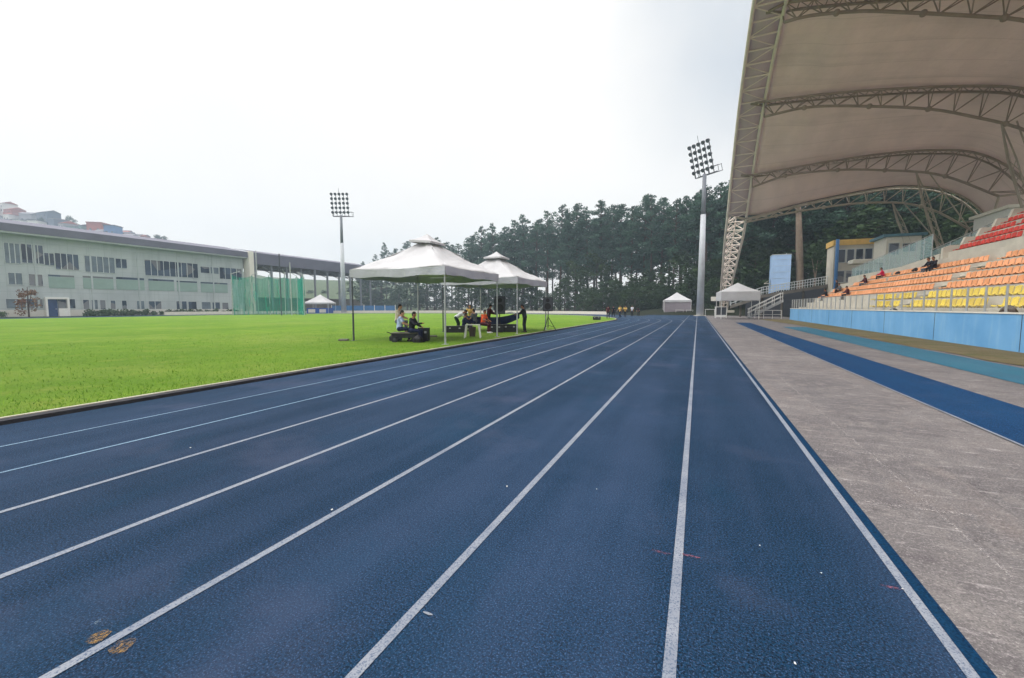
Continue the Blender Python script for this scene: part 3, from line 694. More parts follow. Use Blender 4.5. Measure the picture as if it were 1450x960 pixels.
for a, b in zip(q[:-1], q[1:]):
    m.tube([(a[0], a[1], a[2]+1.2), (b[0], b[1], b[2]+1.2)], .035, 6)
    g_.add([(a[0]+.05, a[1], a[2]+.15), (b[0]-.05, b[1], b[2]+.15), (b[0]-.05, b[1], b[2]+1.1), (a[0]+.05, a[1], a[2]+1.1), (a[0]+.05, a[1]+.012, a[2]+.15), (b[0]-.05, b[1]+.012, b[2]+.15), (b[0]-.05, b[1]+.012, b[2]+1.1), (a[0]+.05, a[1]+.012, a[2]+1.1)], [(0, 1, 2, 3), (7, 6, 5, 4), (0, 4, 5, 1), (2, 6, 7, 3)])
obj('frame', m, MT['galv'], gb2, world=True); obj('glass', g_, MT['railglass'], gb2, world=True)
st = thing('stair_block', 'concrete stair block climbing beside the red seats', 'stairs', (20, 44, 5.06))
m = MB(); pp = [(17.5, 5.056)]
for i in range(14): pp += [(17.5+.45*i, 5.2+.28*i), (17.5+.45*(i+1), 5.2+.28*i)]
pp += [(17.5+.45*14, 5.056)]; m.prism(pp, 42.2, 46.3); obj('steps', m, MT['conc'], st, world=True)

# ------------------------------------------------------------------ stand roof
roof = thing('stand_roof', 'huge arched steel and pale fabric canopy over the grandstand', 'roof', (3.5, 33, 0))
AY = [33, 43, 54, 63, 69, 78.5, 84.5, 89]; AH = [28.0, 26.6, 23.45, 18.4, 14.2, 8.9, 5.0, .4]
def arch_h(y):
    y = abs(y-33)+33; return interp(AY, AH, y)
def chord(xo, xi, taper=True):
    O = []; I = []; n = 70
    for i in range(n+1):
        y = 89-(112)*i/n; h = arch_h(y); k = min(1, h/12); mid = (xo+xi)/2; hw = (xi-xo)/2*(.42+.58*k) if taper else (xi-xo)/2
        O.append(Vector((mid-.3*(1-k)-hw, y, h))); I.append(Vector((mid-.3*(1-k)+hw, y, h)))
    return O, I
O, I = chord(3.5, 5.9)
m = MB(); m.tube(O, .17, 8); m.tube(I, .17, 8); fa = obj('front_arch', m, MT['steel'], roof, world=True, smooth=True)
m = MB()
for i in range(0, 70):
    m.tube([O[i], I[i]], .085, 5); m.tube([O[i], I[i+1]] if i % 2 else [I[i], O[i+1]], .055, 5)
    low = arch_h(O[i].y) < 13.8
    if low and O[i].y > 33:
        nrm = Vector((0, .55, .83))*1.2; c0 = (O[i]+I[i])/2+nrm*min(1, O[i].z/5); c1 = (O[i+1]+I[i+1])/2+nrm*min(1, O[i+1].z/5)
        m.tube([c0, c1], .10, 6); m.tube([O[i], c0], .05, 5); m.tube([I[i], c0], .05, 5); m.tube([O[i], c1], .05, 5); m.tube([I[i+1], c0], .05, 5)
        m.tube([I[i], O[i+1]] if i % 2 else [O[i], I[i+1]], .05, 5)
L_ = fa.location
o = obj('arch_lattice', m, MT['steel'], fa); o.data.transform(Matrix.Translation(-Vector(roof.location)))
m = MB(); m.box((2.9, 87.6, -.05), (6.2, 90.4, .9)); obj('footing', m, MT['conc'], roof, world=True, bevel=.05)
m = MB(); m.box((2.2, 86.9, 2.6), (4.4, 87.1, 3.4)); obj('sign_board', m, MT['cream'], roof, world=True)
TR = [  # Y, upper chord (X,h), lower chord (X,h)
 (12, [(3.5, 26.3), (6, 26.0), (11, 25.6), (16, 24.5), (20.5, 23.1), (25, 21.2), (28, 19.2), (31, 16.5)], [(6, 24.6), (11, 24.2), (13.5, 23.5), (18.4, 21.9), (20.5, 21.1), (25, 18.2), (29.5, 14.5)]),
 (23, [(3.5, 27.6), (6, 27.3), (11, 26.9), (16, 25.7), (20.5, 24.2), (25, 22.2), (28, 20.0), (31.5, 17)], [(6, 26.0), (11, 25.4), (13.5, 24.7), (18.4, 23.1), (20.5, 22.3), (25, 19.2), (29.5, 15.5)]),
 (33, [(3.5, 28.0), (6, 27.7), (11, 27.2), (16, 26.0), (20.5, 24.6), (25, 22.5), (28, 20.3), (31.5, 17.2)], [(6, 26.4), (11, 25.8), (13.5, 25.1), (18.4, 23.5), (20.5, 22.7), (25, 19.6), (29.5, 15.8)]),
 (43.5, [(3.5, 26.9), (6, 26.75), (11, 26.0), (16, 25.0), (20.5, 23.8), (25, 21.9), (28, 19.9), (31.5, 16.8)], [(6, 25.4), (7.6, 25.45), (11.1, 24.9), (13.5, 24.2), (18.4, 22.6), (20.5, 21.8), (25, 19.0), (29.5, 15.3)]),
 (54, [(3.5, 23.45), (6, 23.4), (10, 23.2), (14.2, 22.85), (19.2, 22.2), (23.6, 21.4), (25.9, 20.65), (29, 18.6), (31.5, 15.8)], [(5.9, 21.9), (10, 22.15), (16, 21.1), (19.8, 20.15), (22.2, 19.2), (26.1, 17.3), (29.4, 14.5)]),
 (63, [(3.5, 18.3), (5.6, 18.3), (13.5, 18.9), (18.9, 19.1), (22.8, 18.9), (26.5, 18.15), (29.5, 16.1), (31.5, 13.4)], [(5.6, 16.7), (9.75, 17.8), (14.8, 17.8), (19, 17.25), (24.1, 16.1), (29, 13.3)]),
 (69, [(3.5, 14.2), (5.7, 14.0), (12, 15.3), (17.4, 16.15), (21.4, 16.55), (23.9, 16.4), (26.8, 15.65), (29.2, 14.0), (31, 11.6)], [(5.7, 13.4), (12, 14.4), (17.4, 14.85), (20.3, 14.8), (23.5, 14.35), (26.4, 13.1), (29.3, 10.9)])]
def cur(P, x): return interp([p[0] for p in P], [p[1] for p in P], x)
for (Y, Up, Lo) in TR:
    x1 = Up[-1][0]-.2; n = 26; xs = [5.9+(x1-5.9)*i/n for i in range(n+1)]
    ua = [Vector((x, Y-.55, cur(Up, x)-.15)) for x in xs]; ub = [Vector((x, Y+.55, cur(Up, x)-.15)) for x in xs]
    xl = Lo[-1][0]; lo = [Vector((5.9+(xl-5.9)*i/n, Y, min(cur(Lo, 5.9+(xl-5.9)*i/n), cur(Up, 5.9+(xl-5.9)*i/n)-.25))) for i in range(n+1)]
    m = MB(); m.tube(ua, .12, 7); m.tube(ub, .12, 7); m.tube(lo, .13, 7)
    m.tube([ua[0], Vector((4.6, Y, arch_h(Y)))], .12, 6); m.tube([ub[0], Vector((4.6, Y, arch_h(Y)))], .12, 6)
    m.tube([lo[0], I[min(range(71), key=lambda i: abs(I[i].y-Y))]], .07, 5)
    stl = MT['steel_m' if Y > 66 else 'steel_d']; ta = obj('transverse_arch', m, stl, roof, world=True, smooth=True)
    m = MB()
    for i in range(n):
        for ch in (ua, ub):
            if i % 2 == 0: m.tube([ch[i], lo[i+1]], .05, 5)
            else: m.tube([lo[i], ch[i+1]], .05, 5)
        m.tube([ua[i], ub[i]], .04, 5); m.tube([ua[i], ub[i+1]], .035, 5)
    for i in (4, 10, 15, 21): m.ell(lo[i], .26, 8, 6)
    o = obj('web', m, stl, ta); o.data.transform(Matrix.Translation(-Vector(roof.location)))
    # propped back leg: two lattice struts down to the rear of the stand
    xa = 22.0 if Y > 60 else 24.6
    top = Vector((xa, Y, cur(Lo, xa))); ft = Vector((xa+3.6, Y, 5.0))
    m = MB(); q = [Vector((-.3, 0, 0)), Vector((.3, 0, 0)), Vector((0, .4, 0))]
    for s_ in q: m.tube([top, top*.75+ft*.25+s_, ft+s_], .06, 6)
    for i in range(3, 12):
        a = top.lerp(ft, i/12); b = top.lerp(ft, (i+1)/12); m.tube([a+q[0], b+q[1]], .03, 4); m.tube([a+q[1], b+q[2]], .03, 4); m.tube([a+q[2], b+q[0]], .03, 4)
    m.tube([top+Vector((1, 0, 0)), Vector((30, Y+.4, 5.0))], .06, 6); m.tube([Vector((Lo[-1][0], Y, Lo[-1][1])), Vector((Lo[-1][0]-1.4, Y, 5.0))], .1, 6)
    m.tube([Vector((Up[-1][0]-.3, Y, Up[-1][1])), Vector((Lo[-1][0], Y, Lo[-1][1]))], .1, 6)
    for dx in (-.5, .4): m.tube([top, Vector((xa+dx+1, Y-4, 7.5))], .018, 4)
    obj('prop_leg', m, MT['steel_m'], roof, world=True)
# membrane
m = MB(); P = []
for b in range(len(TR)-1):
    Ya, Ua, _ = TR[b]; Yb, Ub, _ = TR[b+1]; nb = 12
    for j in range(nb+(1 if b == len(TR)-2 else 0)):
        tt = j/nb; Y = Ya+(Yb-Ya)*tt; row = []
        for i in range(37):
            u = i/36; xa_ = 5.95+(Ua[-1][0]+.5-5.95)*u; xb_ = 5.95+(Ub[-1][0]+.5-5.95)*u
            h = cur(Ua, xa_)*(1-tt)+cur(Ub, xb_)*tt; sag = -.42*math.sin(PI*tt)*min(1, u*5)*(1-.4*u)
            hf = arch_h(Y)+.16; h = h+.12+sag; k = max(0, 1-u*6); h = h*(1-k)+hf*k
            row.append((xa_*(1-tt)+xb_*tt, Y, h))
        P.append(row)
E_ = [[(lerp_, r[0][1], r[0][2]) for lerp_ in (3.5, 4.7, 5.95)] for r in P]
em = MB(); em.grid(E_); eo = obj('edge_membrane', em, MT['edge_fabric'], roof, world=True, smooth=True, fix=False); s_ = eo.modifiers.new('thick', 'SOLIDIFY'); s_.thickness = .01; s_.offset = 1
m.grid(P); mo = obj('membrane', m, MT['membrane'], roof, world=True, smooth=True, fix=False)
s_ = mo.modifiers.new('thick', 'SOLIDIFY'); s_.thickness = .02; s_.offset = 1
m = MB(); m.tube([(p[0][0], p[0][1], p[0][2]) for p in P], .05, 6); m.tube([p[-1] for p in P], .05, 6); m.tube(P[-1], .05, 6); obj('edge_cable', m, MT['darkmetal'], roof, world=True)

# ------------------------------------------------------------------ buildings beyond the stand
def win(mb_f, mb_g, x, y, z, w_, h_, axis): pass
def box_building(name, label, loc, size, wallm, roofm, wins, over=.5, fasc=.45, cat='building', roof_z=0.0):
    b = thing(name, label, cat, loc); sx, sy, sz = size
    m = MB(); m.box((0, 0, 0), (sx, sy, sz)); obj('wall', m, wallm, b)
    m = MB(); m.box((-over, -over, sz+.004), (sx+over, sy+over, sz+fasc)); obj('roof', m, roofm, b)
    for (x, z, w_, h_) in wins:
        m = MB()
        for a0, a1 in (((x-.08, -.05, z-.08), (x+w_+.08, 0.02, z)), ((x-.08, -.05, z+h_), (x+w_+.08, .02, z+h_+.08)), ((x-.08, -.05, z), (x, .02, z+h_)), ((x+w_, -.05, z), (x+w_+.08, .02, z+h_))): m.box(a0, a1)
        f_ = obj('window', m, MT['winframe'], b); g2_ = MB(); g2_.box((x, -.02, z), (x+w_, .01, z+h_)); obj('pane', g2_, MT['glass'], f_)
    return b
a = onY(1174, 345, 72); 
box_building('clubhouse', 'two-storey grey building with a yellow ochre roof band beyond the far end of the stand', (17.0, 72, -.05), (4.6, 3.5, 10.0), MT['conc'], MT['tan'], [(.5+.98*i, 7.7, .75, 1.7) for i in range(4)]+[(.5+.98*i, 5.0, .75, 1.5) for i in range(4)], .15, .75)
m = MB(); 
m = MB(); m.tube([(17.15, 71.2, -.05), (17.15, 71.2, 10.7)], .2, 12); o = obj('blue_column', m, MT['bluefence'], smooth=True); tag(o, 'round blue column in front of the yellow-roofed building', 'column')
box_building('annexe', 'white building with a blue-grey roof edge above the glass balustrade', (20.9, 66.5, -.05), (3.3, 4, 10.1), MT['cream'], MT['teal_roof'], [(.3, 8.0, .9, 1.3), (1.6, 8.3, 1.3, .9)], .4, .3)
m = MB(); m.box((17.8, 67, 7.0), (22.2, 69, 7.55)); o = obj('awning', m, MT['cream'], bevel=.12); tag(o, 'pale rounded awning in front of the yellow-roofed building', 'awning')
bwl = box_building('side_hall', 'pale blue and white building glimpsed behind the top of the red seats', (27.6, 58, -.05), (10, 6, 11.2), MT['white'], MT['cream'], [(.8, 9, 2.2, 2.0), (4.2, 9, 2.2, 2.0)], .3, .3)
# pale blue tower
tw = thing('service_tower', 'pale blue clad rectangular tower standing behind the ramp', 'tower', (11.45, 85, -.05))
m = MB(); m.box((0, 0, 0), (2.75, 2.6, 10.4)); obj('cladding', m, MT['paleblue'], tw)
m = MB()
for i in range(9): m.box((.02, -.03, 1.2+i*1.05), (2.73, -.002, 1.225+i*1.05))
m.box((-.05, -.05, 10.403), (2.8, 2.65, 10.5)); obj('trim', m, MT['winframe'], tw)
m = MB(); m.box((-.9, .5, 5.6), (-.003, 1.6, 5.7)); m.add([(-.9, .5, 5.7), (-.003, .5, 6.3), (-.003, 1.6, 6.3), (-.9, 1.6, 5.7)], [(0, 1, 2, 3)]); obj('canopy', m, MT['conc'], tw)
# ramp walkway
rp = thing('ramp_walkway', 'raised concrete ramp with pale railings rising to the stand end', 'ramp', (10, 76, 0))
A_ = Vector((4.8, 76.5, 1.75)); Bm = Vector((9.0, 75.2, 3.4)); B_ = Vector((18.2, 75, 5.0))
m = MB()
for a, b in ((A_, Bm), (Bm, B_)):
    m.add([a+Vector((0, -.9, 0)), b+Vector((0, -.9, 0)), b+Vector((0, .9, 0)), a+Vector((0, .9, 0)), a+Vector((0, -.9, -.45)), b+Vector((0, -.9, -.45)), b+Vector((0, .9, -.45)), a+Vector((0, .9, -.45))], [(0, 1, 2, 3), (4, 7, 6, 5), (0, 4, 5, 1), (3, 2, 6, 7), (0, 3, 7, 4), (1, 5, 6, 2)])
obj('deck', m, MT['conc_d'], rp, world=True)
m = MB(); pts = [A_.lerp(Bm, i/6) for i in range(6)]+[Bm.lerp(B_, i/14) for i in range(15)]
for s_ in (-.86, .86):
    q = [p+Vector((0, s_, 0)) for p in pts]
    for p in q: m.tube([p, p+Vector((0, 0, 1.15))], .04, 5)
    for zz in (.35, .75, 1.15): m.tube([p+Vector((0, 0, zz)) for p in q], .035, 5)
obj('railing', m, MT['winframe'], rp, world=True)
m = MB()
for p in pts[2::4]: m = MB(); m.tube([(p.x, p.y, -.05), (p.x, p.y, p.z-.4)], .16, 8); obj('pillar', m, MT['conc_d'], rp, world=True)
rw = thing('retaining_wall', 'dark retaining wall under the raised ramp, below the pale blue tower', 'wall', (13, 79, 0))
m = MB(); m.add([(7.2, 79, -.05), (19.5, 79, -.05), (19.5, 79, 4.6), (12, 79, 4.2), (7.2, 79, 2.6), (7.2, 79.4, -.05), (19.5, 79.4, -.05), (19.5, 79.4, 4.6), (12, 79.4, 4.2), (7.2, 79.4, 2.6)], [(0, 1, 2, 3, 4), (9, 8, 7, 6, 5), (4, 3, 8, 9), (3, 2, 7, 8), (0, 4, 9, 5), (1, 6, 7, 2)]); obj('body', m, MT['darkmetal'], rw, world=True)
# metal stairs under the ramp
ms_ = thing('metal_stairs', 'grey metal stairs with white handrails below the ramp, beside the blue wall end', 'stairs', (8.6, 67, 0))
m = MB()
for i in range(9): m.box((6.4+.42*i, 66, .22+.24*i), (6.85+.42*i, 67.6, .27+.24*i))
for yy in (65.97, 67.63): m.add([(6.3, yy, 0), (6.6, yy, 0), (10.4, yy, 2.2), (10.4, yy, 2.55), (6.3, yy+.02, 0), (6.6, yy+.02, 0), (10.4, yy+.02, 2.2), (10.4, yy+.02, 2.55)], [(0, 1, 2, 3), (7, 6, 5, 4), (0, 4, 5, 1), (3, 2, 6, 7), (0, 3, 7, 4)])
obj('steps', m, MT['galv'], ms_, world=True)
m = MB()
for yy in (65.95, 67.65):
    for zz in (.55, 1.05): m.tube([(6.4, yy, zz+.2), (10.3, yy, zz+2.4)], .035, 6)
    for i in range(5): m.tube([(6.5+.94*i, yy, .2+.5*i), (6.5+.94*i, yy, 1.3+.52*i)], .035, 6)
for i in range(4): m.tube([(7.0+i*1.0, 64.6, 0), (7.0+i*1.0, 64.6, 1.1)], .04, 6)
m.tube([(7, 64.6, 1.1), (10, 64.6, 1.1)], .04, 6); m.tube([(7, 64.6, .55), (10, 64.6, .55)], .03, 6)
obj('handrail', m, MT['white'], ms_, world=True)
lw = thing('low_wall', 'long low pale wall curving behind the far bend, under the trees', 'wall', (CX, Y0, -.06))
ra, rb = RIN+12.2, RIN+12.5; m = MB(); vs = []; N_ = 60
for i in range(N_+1):
    an = .95+(PI-.95)*i/N_; ca, sa = math.cos(an), math.sin(an)
    vs += [(ra*ca, ra*sa, 0), (rb*ca, rb*sa, 0), (rb*ca, rb*sa, .62), (ra*ca, ra*sa, .62)]
m.add(vs, [(4*i+j, 4*i+(j+1) % 4, 4*i+4+(j+1) % 4, 4*i+4+j) for i in range(N_) for j in range(4)]); obj('body', m, MT['cream'], lw)
# ---- little tents by the arch
def small_tent(name, label, loc, size, eave, peak, val, mats, group=None, rz=0, wall=False):
    t_ = thing(name, label, 'tent', loc, rz, group); s = size/2; n = 8; m = MB()
    for side_ in range(4):
        a = side_*PI/2; ca, sa = math.cos(a), math.sin(a); P = []
        for i in range(n+1):
            f_ = i/n; P.append([]);
            for j in range(n+1):
                u = (j/n*2-1)*(1-f_); x, y = u*s, -s*(1-f_); z = eave+(peak-eave)*(f_*.8+.2*f_*f_)
                P[-1].append((x*ca-y*sa, x*sa+y*ca, z))
        m.grid(P)
        Pv = [[(( (j/n*2-1)*s)*ca+(s+.01)*sa, ((j/n*2-1)*s)*sa-(s+.01)*ca, eave-val*i_+(.03*math.sin(j*2.1) if i_ else 0)) for j in range(n+1)] for i_ in (0, 1)]
        m.grid(Pv)
    o = obj('canopy', m, MT['tent'], t_, fix=False); sm_ = o.modifiers.new('thick', 'SOLIDIFY'); sm_.thickness = .012
    for sx in (-1, 1):
        for sy in (-1, 1):
            l = MB(); l.tube([(sx*(s-.05), sy*(s-.05), 0), (sx*(s-.05), sy*(s-.05), eave)], .035, 6); obj('leg', l, MT['white'], t_)
    if wall:
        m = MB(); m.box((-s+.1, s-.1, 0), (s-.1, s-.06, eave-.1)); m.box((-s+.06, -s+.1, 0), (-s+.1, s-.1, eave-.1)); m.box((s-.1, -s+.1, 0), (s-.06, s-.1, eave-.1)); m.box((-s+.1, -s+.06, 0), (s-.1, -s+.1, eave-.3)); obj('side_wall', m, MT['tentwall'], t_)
    return t_
small_tent('market_tent', 'small white pitched tent with mauve side walls left of the far floodlight mast', (-3.9, 91.5, -.05), 5.0, 2.9, 4.5, .4, None, rz=.12, wall=True)
small_tent('market_tent', 'small white tent with a deep white valance beside the lattice arch foot', (4.7, 63.0, 0), 4.4, 3.5, 4.7, 1.15, None, rz=.1)
c = atz(454, 440, 104)
small_tent('market_tent', 'distant low white tent beside the green netting cage', (c.x, c.y, -.05), 5.6, 2.6, 4.6, .35, None, rz=.5)
cm = thing('crash_mat', 'thick blue landing mat under the distant white tent', 'mat', (c.x+.3, c.y-.3, -.05), .5)
m = MB(); m.box((-2.6, -1.8, 0), (2.6, 1.8, 1.3)); obj('foam', m, MT['bluemat'], cm, bevel=.12)
m = MB(); m.box((-2.2, -1.86, .2), (-.6, -1.803, 1.0)); m.box((.4, -1.86, .2), (1.9, -1.803, 1.0)); obj('panel', m, MT['cream'], cm)
# white table and bench near the small tents
def trestle(label, loc, sx, sy, h, mt, rz=0, name='folding_table'):
    t_ = thing(name, label, 'table', loc, rz); m = MB(); m.box((-sx/2, -sy/2, h-.05), (sx/2, sy/2, h)); obj('top', m, mt, t_, bevel=.01)
    for x in (-1, 1):
        for y in (-1, 1):
            l = MB(); l.tube([(x*(sx/2-.08), y*(sy/2-.08), 0), (x*(sx/2-.1), y*(sy/2-.1), h-.05)], .025, 6); obj('leg', l, mt, t_)
    return t_
trestle('white folding table in front of the mauve-walled tent', (-3.2, 88.3, -.0), 1.5, .7, .95, MT['white'])
trestle('second white folding table right of the first, before the mauve-walled tent', (-1.4, 88.6, -.0), 1.3, .7, .95, MT['white'])
trestle('white slatted table between the mast foot and the lattice arch', (1.9, 78, 0), 1.6, .8, 1.15, MT['white'])
cb = thing('ticket_booth', 'small white framed booth with a dark screen in front of the arch foot', 'booth', (3.0, 66.5, 0))
m = MB(); m.box((-.75, -.4, .0), (-.65, .4, 1.5)); m.box((.65, -.4, 0), (.75, .4, 1.5)); m.box((-.75, -.4, 1.5), (.75, .4, 1.6)); m.box((-.65, -.38, .12), (.65, .38, .42)); obj('frame', m, MT['white'], cb)
m = MB(); m.box((-.65, -.3, .42), (.65, -.25, 1.5)); obj('screen', m, MT['darkmetal'], cb)

# ------------------------------------------------------------------ floodlight masts
def mast(label, loc, face, tilt, hp):
    t_ = thing('floodlight_mast', label, 'floodlight', loc, 0, None)
    m = MB(); m.tube([(0, 0, 0), (0, 0, hp*.45), (0, 0, hp*.72)], [.62, .5, .42], 14); obj('pole', m, MT['pole'], t_, smooth=True)
    m = MB(); m.tube([(0, 0, hp*.72), (0, 0, hp)], [.36, .30], 12); obj('upper_pole', m, MT['pole_top'], t_, smooth=True)
    m = MB(); m.tube([(0, 0, 0), (0, 0, .12)], 1.0, 14); obj('base_flange', m, MT['conc'], t_)
    Rm = Matrix.Translation((0, 0, hp)) @ Matrix.Rotation(face, 4, 'Z') @ Matrix.Rotation(tilt, 4, 'X')
    fr = MB(); W, Hh = 3.7, 5.0
    for i in range(5):
        x = -W/2+W*i/4; fr.tube([(x, 0, -.2), (x, 0, Hh)], .07, 5)
    fr.tube([(-W/2, .25, -.2), (W/2, .25, -.2)], .09, 6); fr.tube([(-W/2, .8, -.1), (W/2, .8, -.1)], .07, 6)
    fr.box((-W/2-.2, .1, -.28), (W/2+.9, .95, -.2))
    for x in (-W/2-.2, 0, W/2+.8):
        for y in (.1, .95): fr.tube([(x, y, -.2), (x, y, .8)], .04, 5)
    fr.tube([(-W/2-.2, .95, .8), (W/2+.9, .95, .8)], .04, 5); fr.tube([(-W/2-.2, .1, .8), (W/2+.9, .1, .8)], .05, 5)
    fr.tube([(-.2, .1, Hh), (-.2, .1, Hh+1.3)], .035, 5)
    o = obj('head_frame', fr, MT['darkmetal'], t_); o.data.transform(Rm)
    for r in range(5):
        for i in range(5):
            x = -W/2+W*i/4; z = .75+r*1.05; l = MB()
            l.tube([(x, .12, z), (x, -.05, z), (x, -.22, z-.06), (x, -.34, z-.1)], [.14, .26, .33, .35], 10)
            o = obj('lamp', l, MT['darkmetal'], t_, smooth=False); o.data.transform(Rm)
    return t_
mr = onY(991, 447, 80); hr = onY(994, 247, 80).z
mast('tall floodlight mast standing at the end of the straight, near the lattice arch', (mr.x, 80, -.02), -.72, .30, hr)
c = atz(487, 441, 104); ht = atz(484.5, 307, 104).z
mast('slender floodlight mast far across the grass, just left of the big tent', (c.x, c.y, -.03), .42, .12, ht)
fp = onY(854, 443, 104); m = MB(); m.tube([(fp.x, 104, -.05), (fp.x, 104, onY(854, 416, 104).z)], [.16, .12], 8); o = obj('white_post', m, MT['pole']); tag(o, 'thin pale post standing before the trees at the far bend', 'post')

# ------------------------------------------------------------------ the long building on the left
BX = -96.8
lb = thing('long_building', 'long three-storey grey-green building with dark overhanging roof across the field', 'building', (BX, 27, -.05))
yA, yB = 5.0, onX(347, 440, BX).y
zroof0 = onX(180, 337.5, BX).z; zg = onX(180, 350, BX).z
ze = zg
m = MB(); m.box((BX-14, yA, 0), (BX, yB, ze+.2)); obj('wall', m, MT['facade'], lb, world=True)
m = MB(); m.box((BX+.004, yA, 0), (BX+.12, yB-.5, 1.05)); obj('plinth', m, MT['base_wall'], lb, world=True)
m = MB(); m.box((BX-15, yA-1, ze+.42), (BX+1.3, yB+.4, zroof0+.0)); m.add([(BX+1.3, yA-1, zroof0), (BX+1.3, yB+.4, zroof0), (BX-7, yB+.4, zroof0+1.6), (BX-7, yA-1, zroof0+1.6), (BX-15, yA-1, zroof0), (BX-15, yB+.4, zroof0)], [(0, 1, 2, 3), (3, 2, 5, 4)]); obj('roof', m, MT['roof_dark'], lb, world=True)
m = MB(); m.box((BX-14, yA-1, ze+.2), (BX+1.2, yB+.4, ze+.415)); obj('gutter', m, MT['winframe'], lb, world=True)
def facade_rect(x0, y0, x1, y1):
    a = onX(x0, y0, BX); b = onX(x1, y1, BX); mid = onX((x0+x1)/2, (y0+y1)/2, BX); h = onX((x0+x1)/2, y0, BX).z-onX((x0+x1)/2, y1, BX).z
    return a.y, b.y, mid.z-h/2, mid.z+h/2
def fwindow(r, gm, n=2, name='window'):
    y0, y1, z0, z1 = r; y0 -= .12; y1 += .12; z0 -= .12; z1 += .1; m = MB(); fw = .05
    for a0, a1 in (((y0, z0), (y1, z0+fw)), ((y0, z1-fw), (y1, z1)), ((y0, z0+fw), (y0+fw, z1-fw)), ((y1-fw, z0+fw), (y1, z1-fw))): m.box((BX-.02, a0[0], a0[1]), (BX+.08, a1[0], a1[1]))
    for i in range(1, n): yy = y0+(y1-y0)*i/n; m.box((BX-.01, yy-.05, z0+fw), (BX+.06, yy+.05, z1-fw))
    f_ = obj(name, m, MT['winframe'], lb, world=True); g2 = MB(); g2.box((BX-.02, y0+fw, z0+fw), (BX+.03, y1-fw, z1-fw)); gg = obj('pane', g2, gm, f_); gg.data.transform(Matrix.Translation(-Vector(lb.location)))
top_w = [(6,345,28,372),(30,347,61,372),(63,359,76,375),(78,360,111,381),(120,364,162,385),(164,367,179,379),(205,371,280,391),(284,378,296,386),(298,379,309,387),(311,380,342,395)]
for i, r in enumerate(top_w): fwindow(facade_rect(*r), MT['glass'] if i % 4 else MT['glass_l'], max(1, round((r[2]-r[0])/8.5)))
for i, r in enumerate([(12,387,31,402),(41,389,60,404)]): fwindow(facade_rect(*r), MT['glass_l' if i == 0 else 'glass'], 2)
for r in [(68,389.5,105,392),(117,391.5,160,394),(164,393,204,396),(210,395.5,246,398),(250,398,279,400),(284,400,322,402)]:
    y0, y1, z0, z1 = facade_rect(*r); m = MB(); m.box((BX-.02, y0, z0), (BX+.02, y1, z1)); obj('slot_window', m, MT['glass'], lb, world=True)
    m = MB(); m.box((BX-.02, y0, z0-1.9), (BX+.05, y1, z0-.05)); obj('slat_panel', m, MT['facade_panel'], lb, world=True)
for i, r in enumerate([(9,424,36,436),(38,424,60,436),(99,424,106,436),(118,425,126,437),(130,425,138,437),(142,425.5,149,437),(157,426,163,437),(173,426,179,437),(194,426.5,204,437),(211,427,228,437),(250,427,264,438),(267,427.5,278,438),(286,428,298,438),(301,428.5,311,438),(315,429,323,438)]): fwindow(facade_rect(*r), MT['glass'] if i % 4 else MT['glass_l'], 2 if r[2]-r[0] > 12 else 1)
for i in range(1, 9):
    yy = yA+(yB-yA)*i/9; m = MB(); m.box((BX+.004, yy-.12, 1.06), (BX+.09, yy+.12, ze)); obj('pilaster', m, MT['facade'], lb, world=True)
r = facade_rect(62, 421, 98, 447); m = MB(); y0, y1, z0, z1 = r; z0 = 0
m.box((BX, y0, z0), (BX+.5, y0+.25, z1)); m.box((BX, y1-.25, z0), (BX+.5, y1, z1)); m.box((BX, y0+.25, z1-.3), (BX+.5, y1-.25, z1)); ym = (y0+y1)/2; m.box((BX, ym+.1, z0), (BX+.45, y1-.25, 1.3)); pf = obj('porch', m, MT['white'], lb, world=True)
m = MB(); m.box((BX+.005, y0+.3, 0), (BX+.15, ym+.05, z1-.35)); d_ = obj('door', m, MT['bluedoor'], lb, world=True)
m = MB(); m.box((BX+.152, ym-.2, 1.1), (BX+.2, ym-.1, 1.3)); hd = obj('handle', m, MT['galv'], d_); hd.data.transform(Matrix.Translation(-Vector(lb.location)))
m = MB(); m.box((BX+.005, ym+.15, 1.3), (BX+.1, y1-.3, z1-.35)); obj('window', m, MT['glass'], lb, world=True)
m = MB(); m.box((BX-.4, yB+.42, 0), (BX+1.7, yB+1.5, zroof0+.2)); o = obj('end_pylon', m, MT['cream'], lb, world=True)
# open stand beside it
os_ = thing('open_shelter', 'open-fronted stand with dark roof band continuing right of the grey-green building', 'shelter', (BX, 85, -.05))
yC, yD = yB+1.52, onX(527, 440, BX).y
zt = onX(440, 368, BX).z; zb = onX(440, 382, BX).z
m = MB(); m.box((BX-13, yC, zb), (BX+1.2, yD, zt)); m.add([(BX+1.2, yC, zt), (BX+1.2, yD, zt), (BX-6, yD, zt+1.3), (BX-6, yC, zt+1.3)], [(0, 1, 2, 3)]); obj('roof', m, MT['roof_dark'], os_, world=True)
m = MB()
n = 9
for i in range(n+1):
    yy = yC+1+(yD-yC-2)*i/n; m = MB(); m.tube([(BX+.4, yy, 0), (BX+.4, yy, zb)], .28, 8); m.tube([(BX-5, yy, zb-.1), (BX+.3, yy, zb-1.8)], .12, 6); obj('column', m, MT['pole_top'], os_, world=True)
m = MB()
for i in range(2*n): yy = yC+1+(yD-yC-2)*i/(2*n); y2 = yC+1+(yD-yC-2)*(i+1)/(2*n); m.tube([(BX+.4, yy, zb-(0.1 if i % 2 else 1.3)), (BX+.4, y2, zb-(1.3 if i % 2 else .1))], .1, 5)
m.tube([(BX+.4, yC, zb-1.3), (BX+.4, yD, zb-1.3)], .12, 6); obj('truss', m, MT['darkmetal'], os_, world=True)
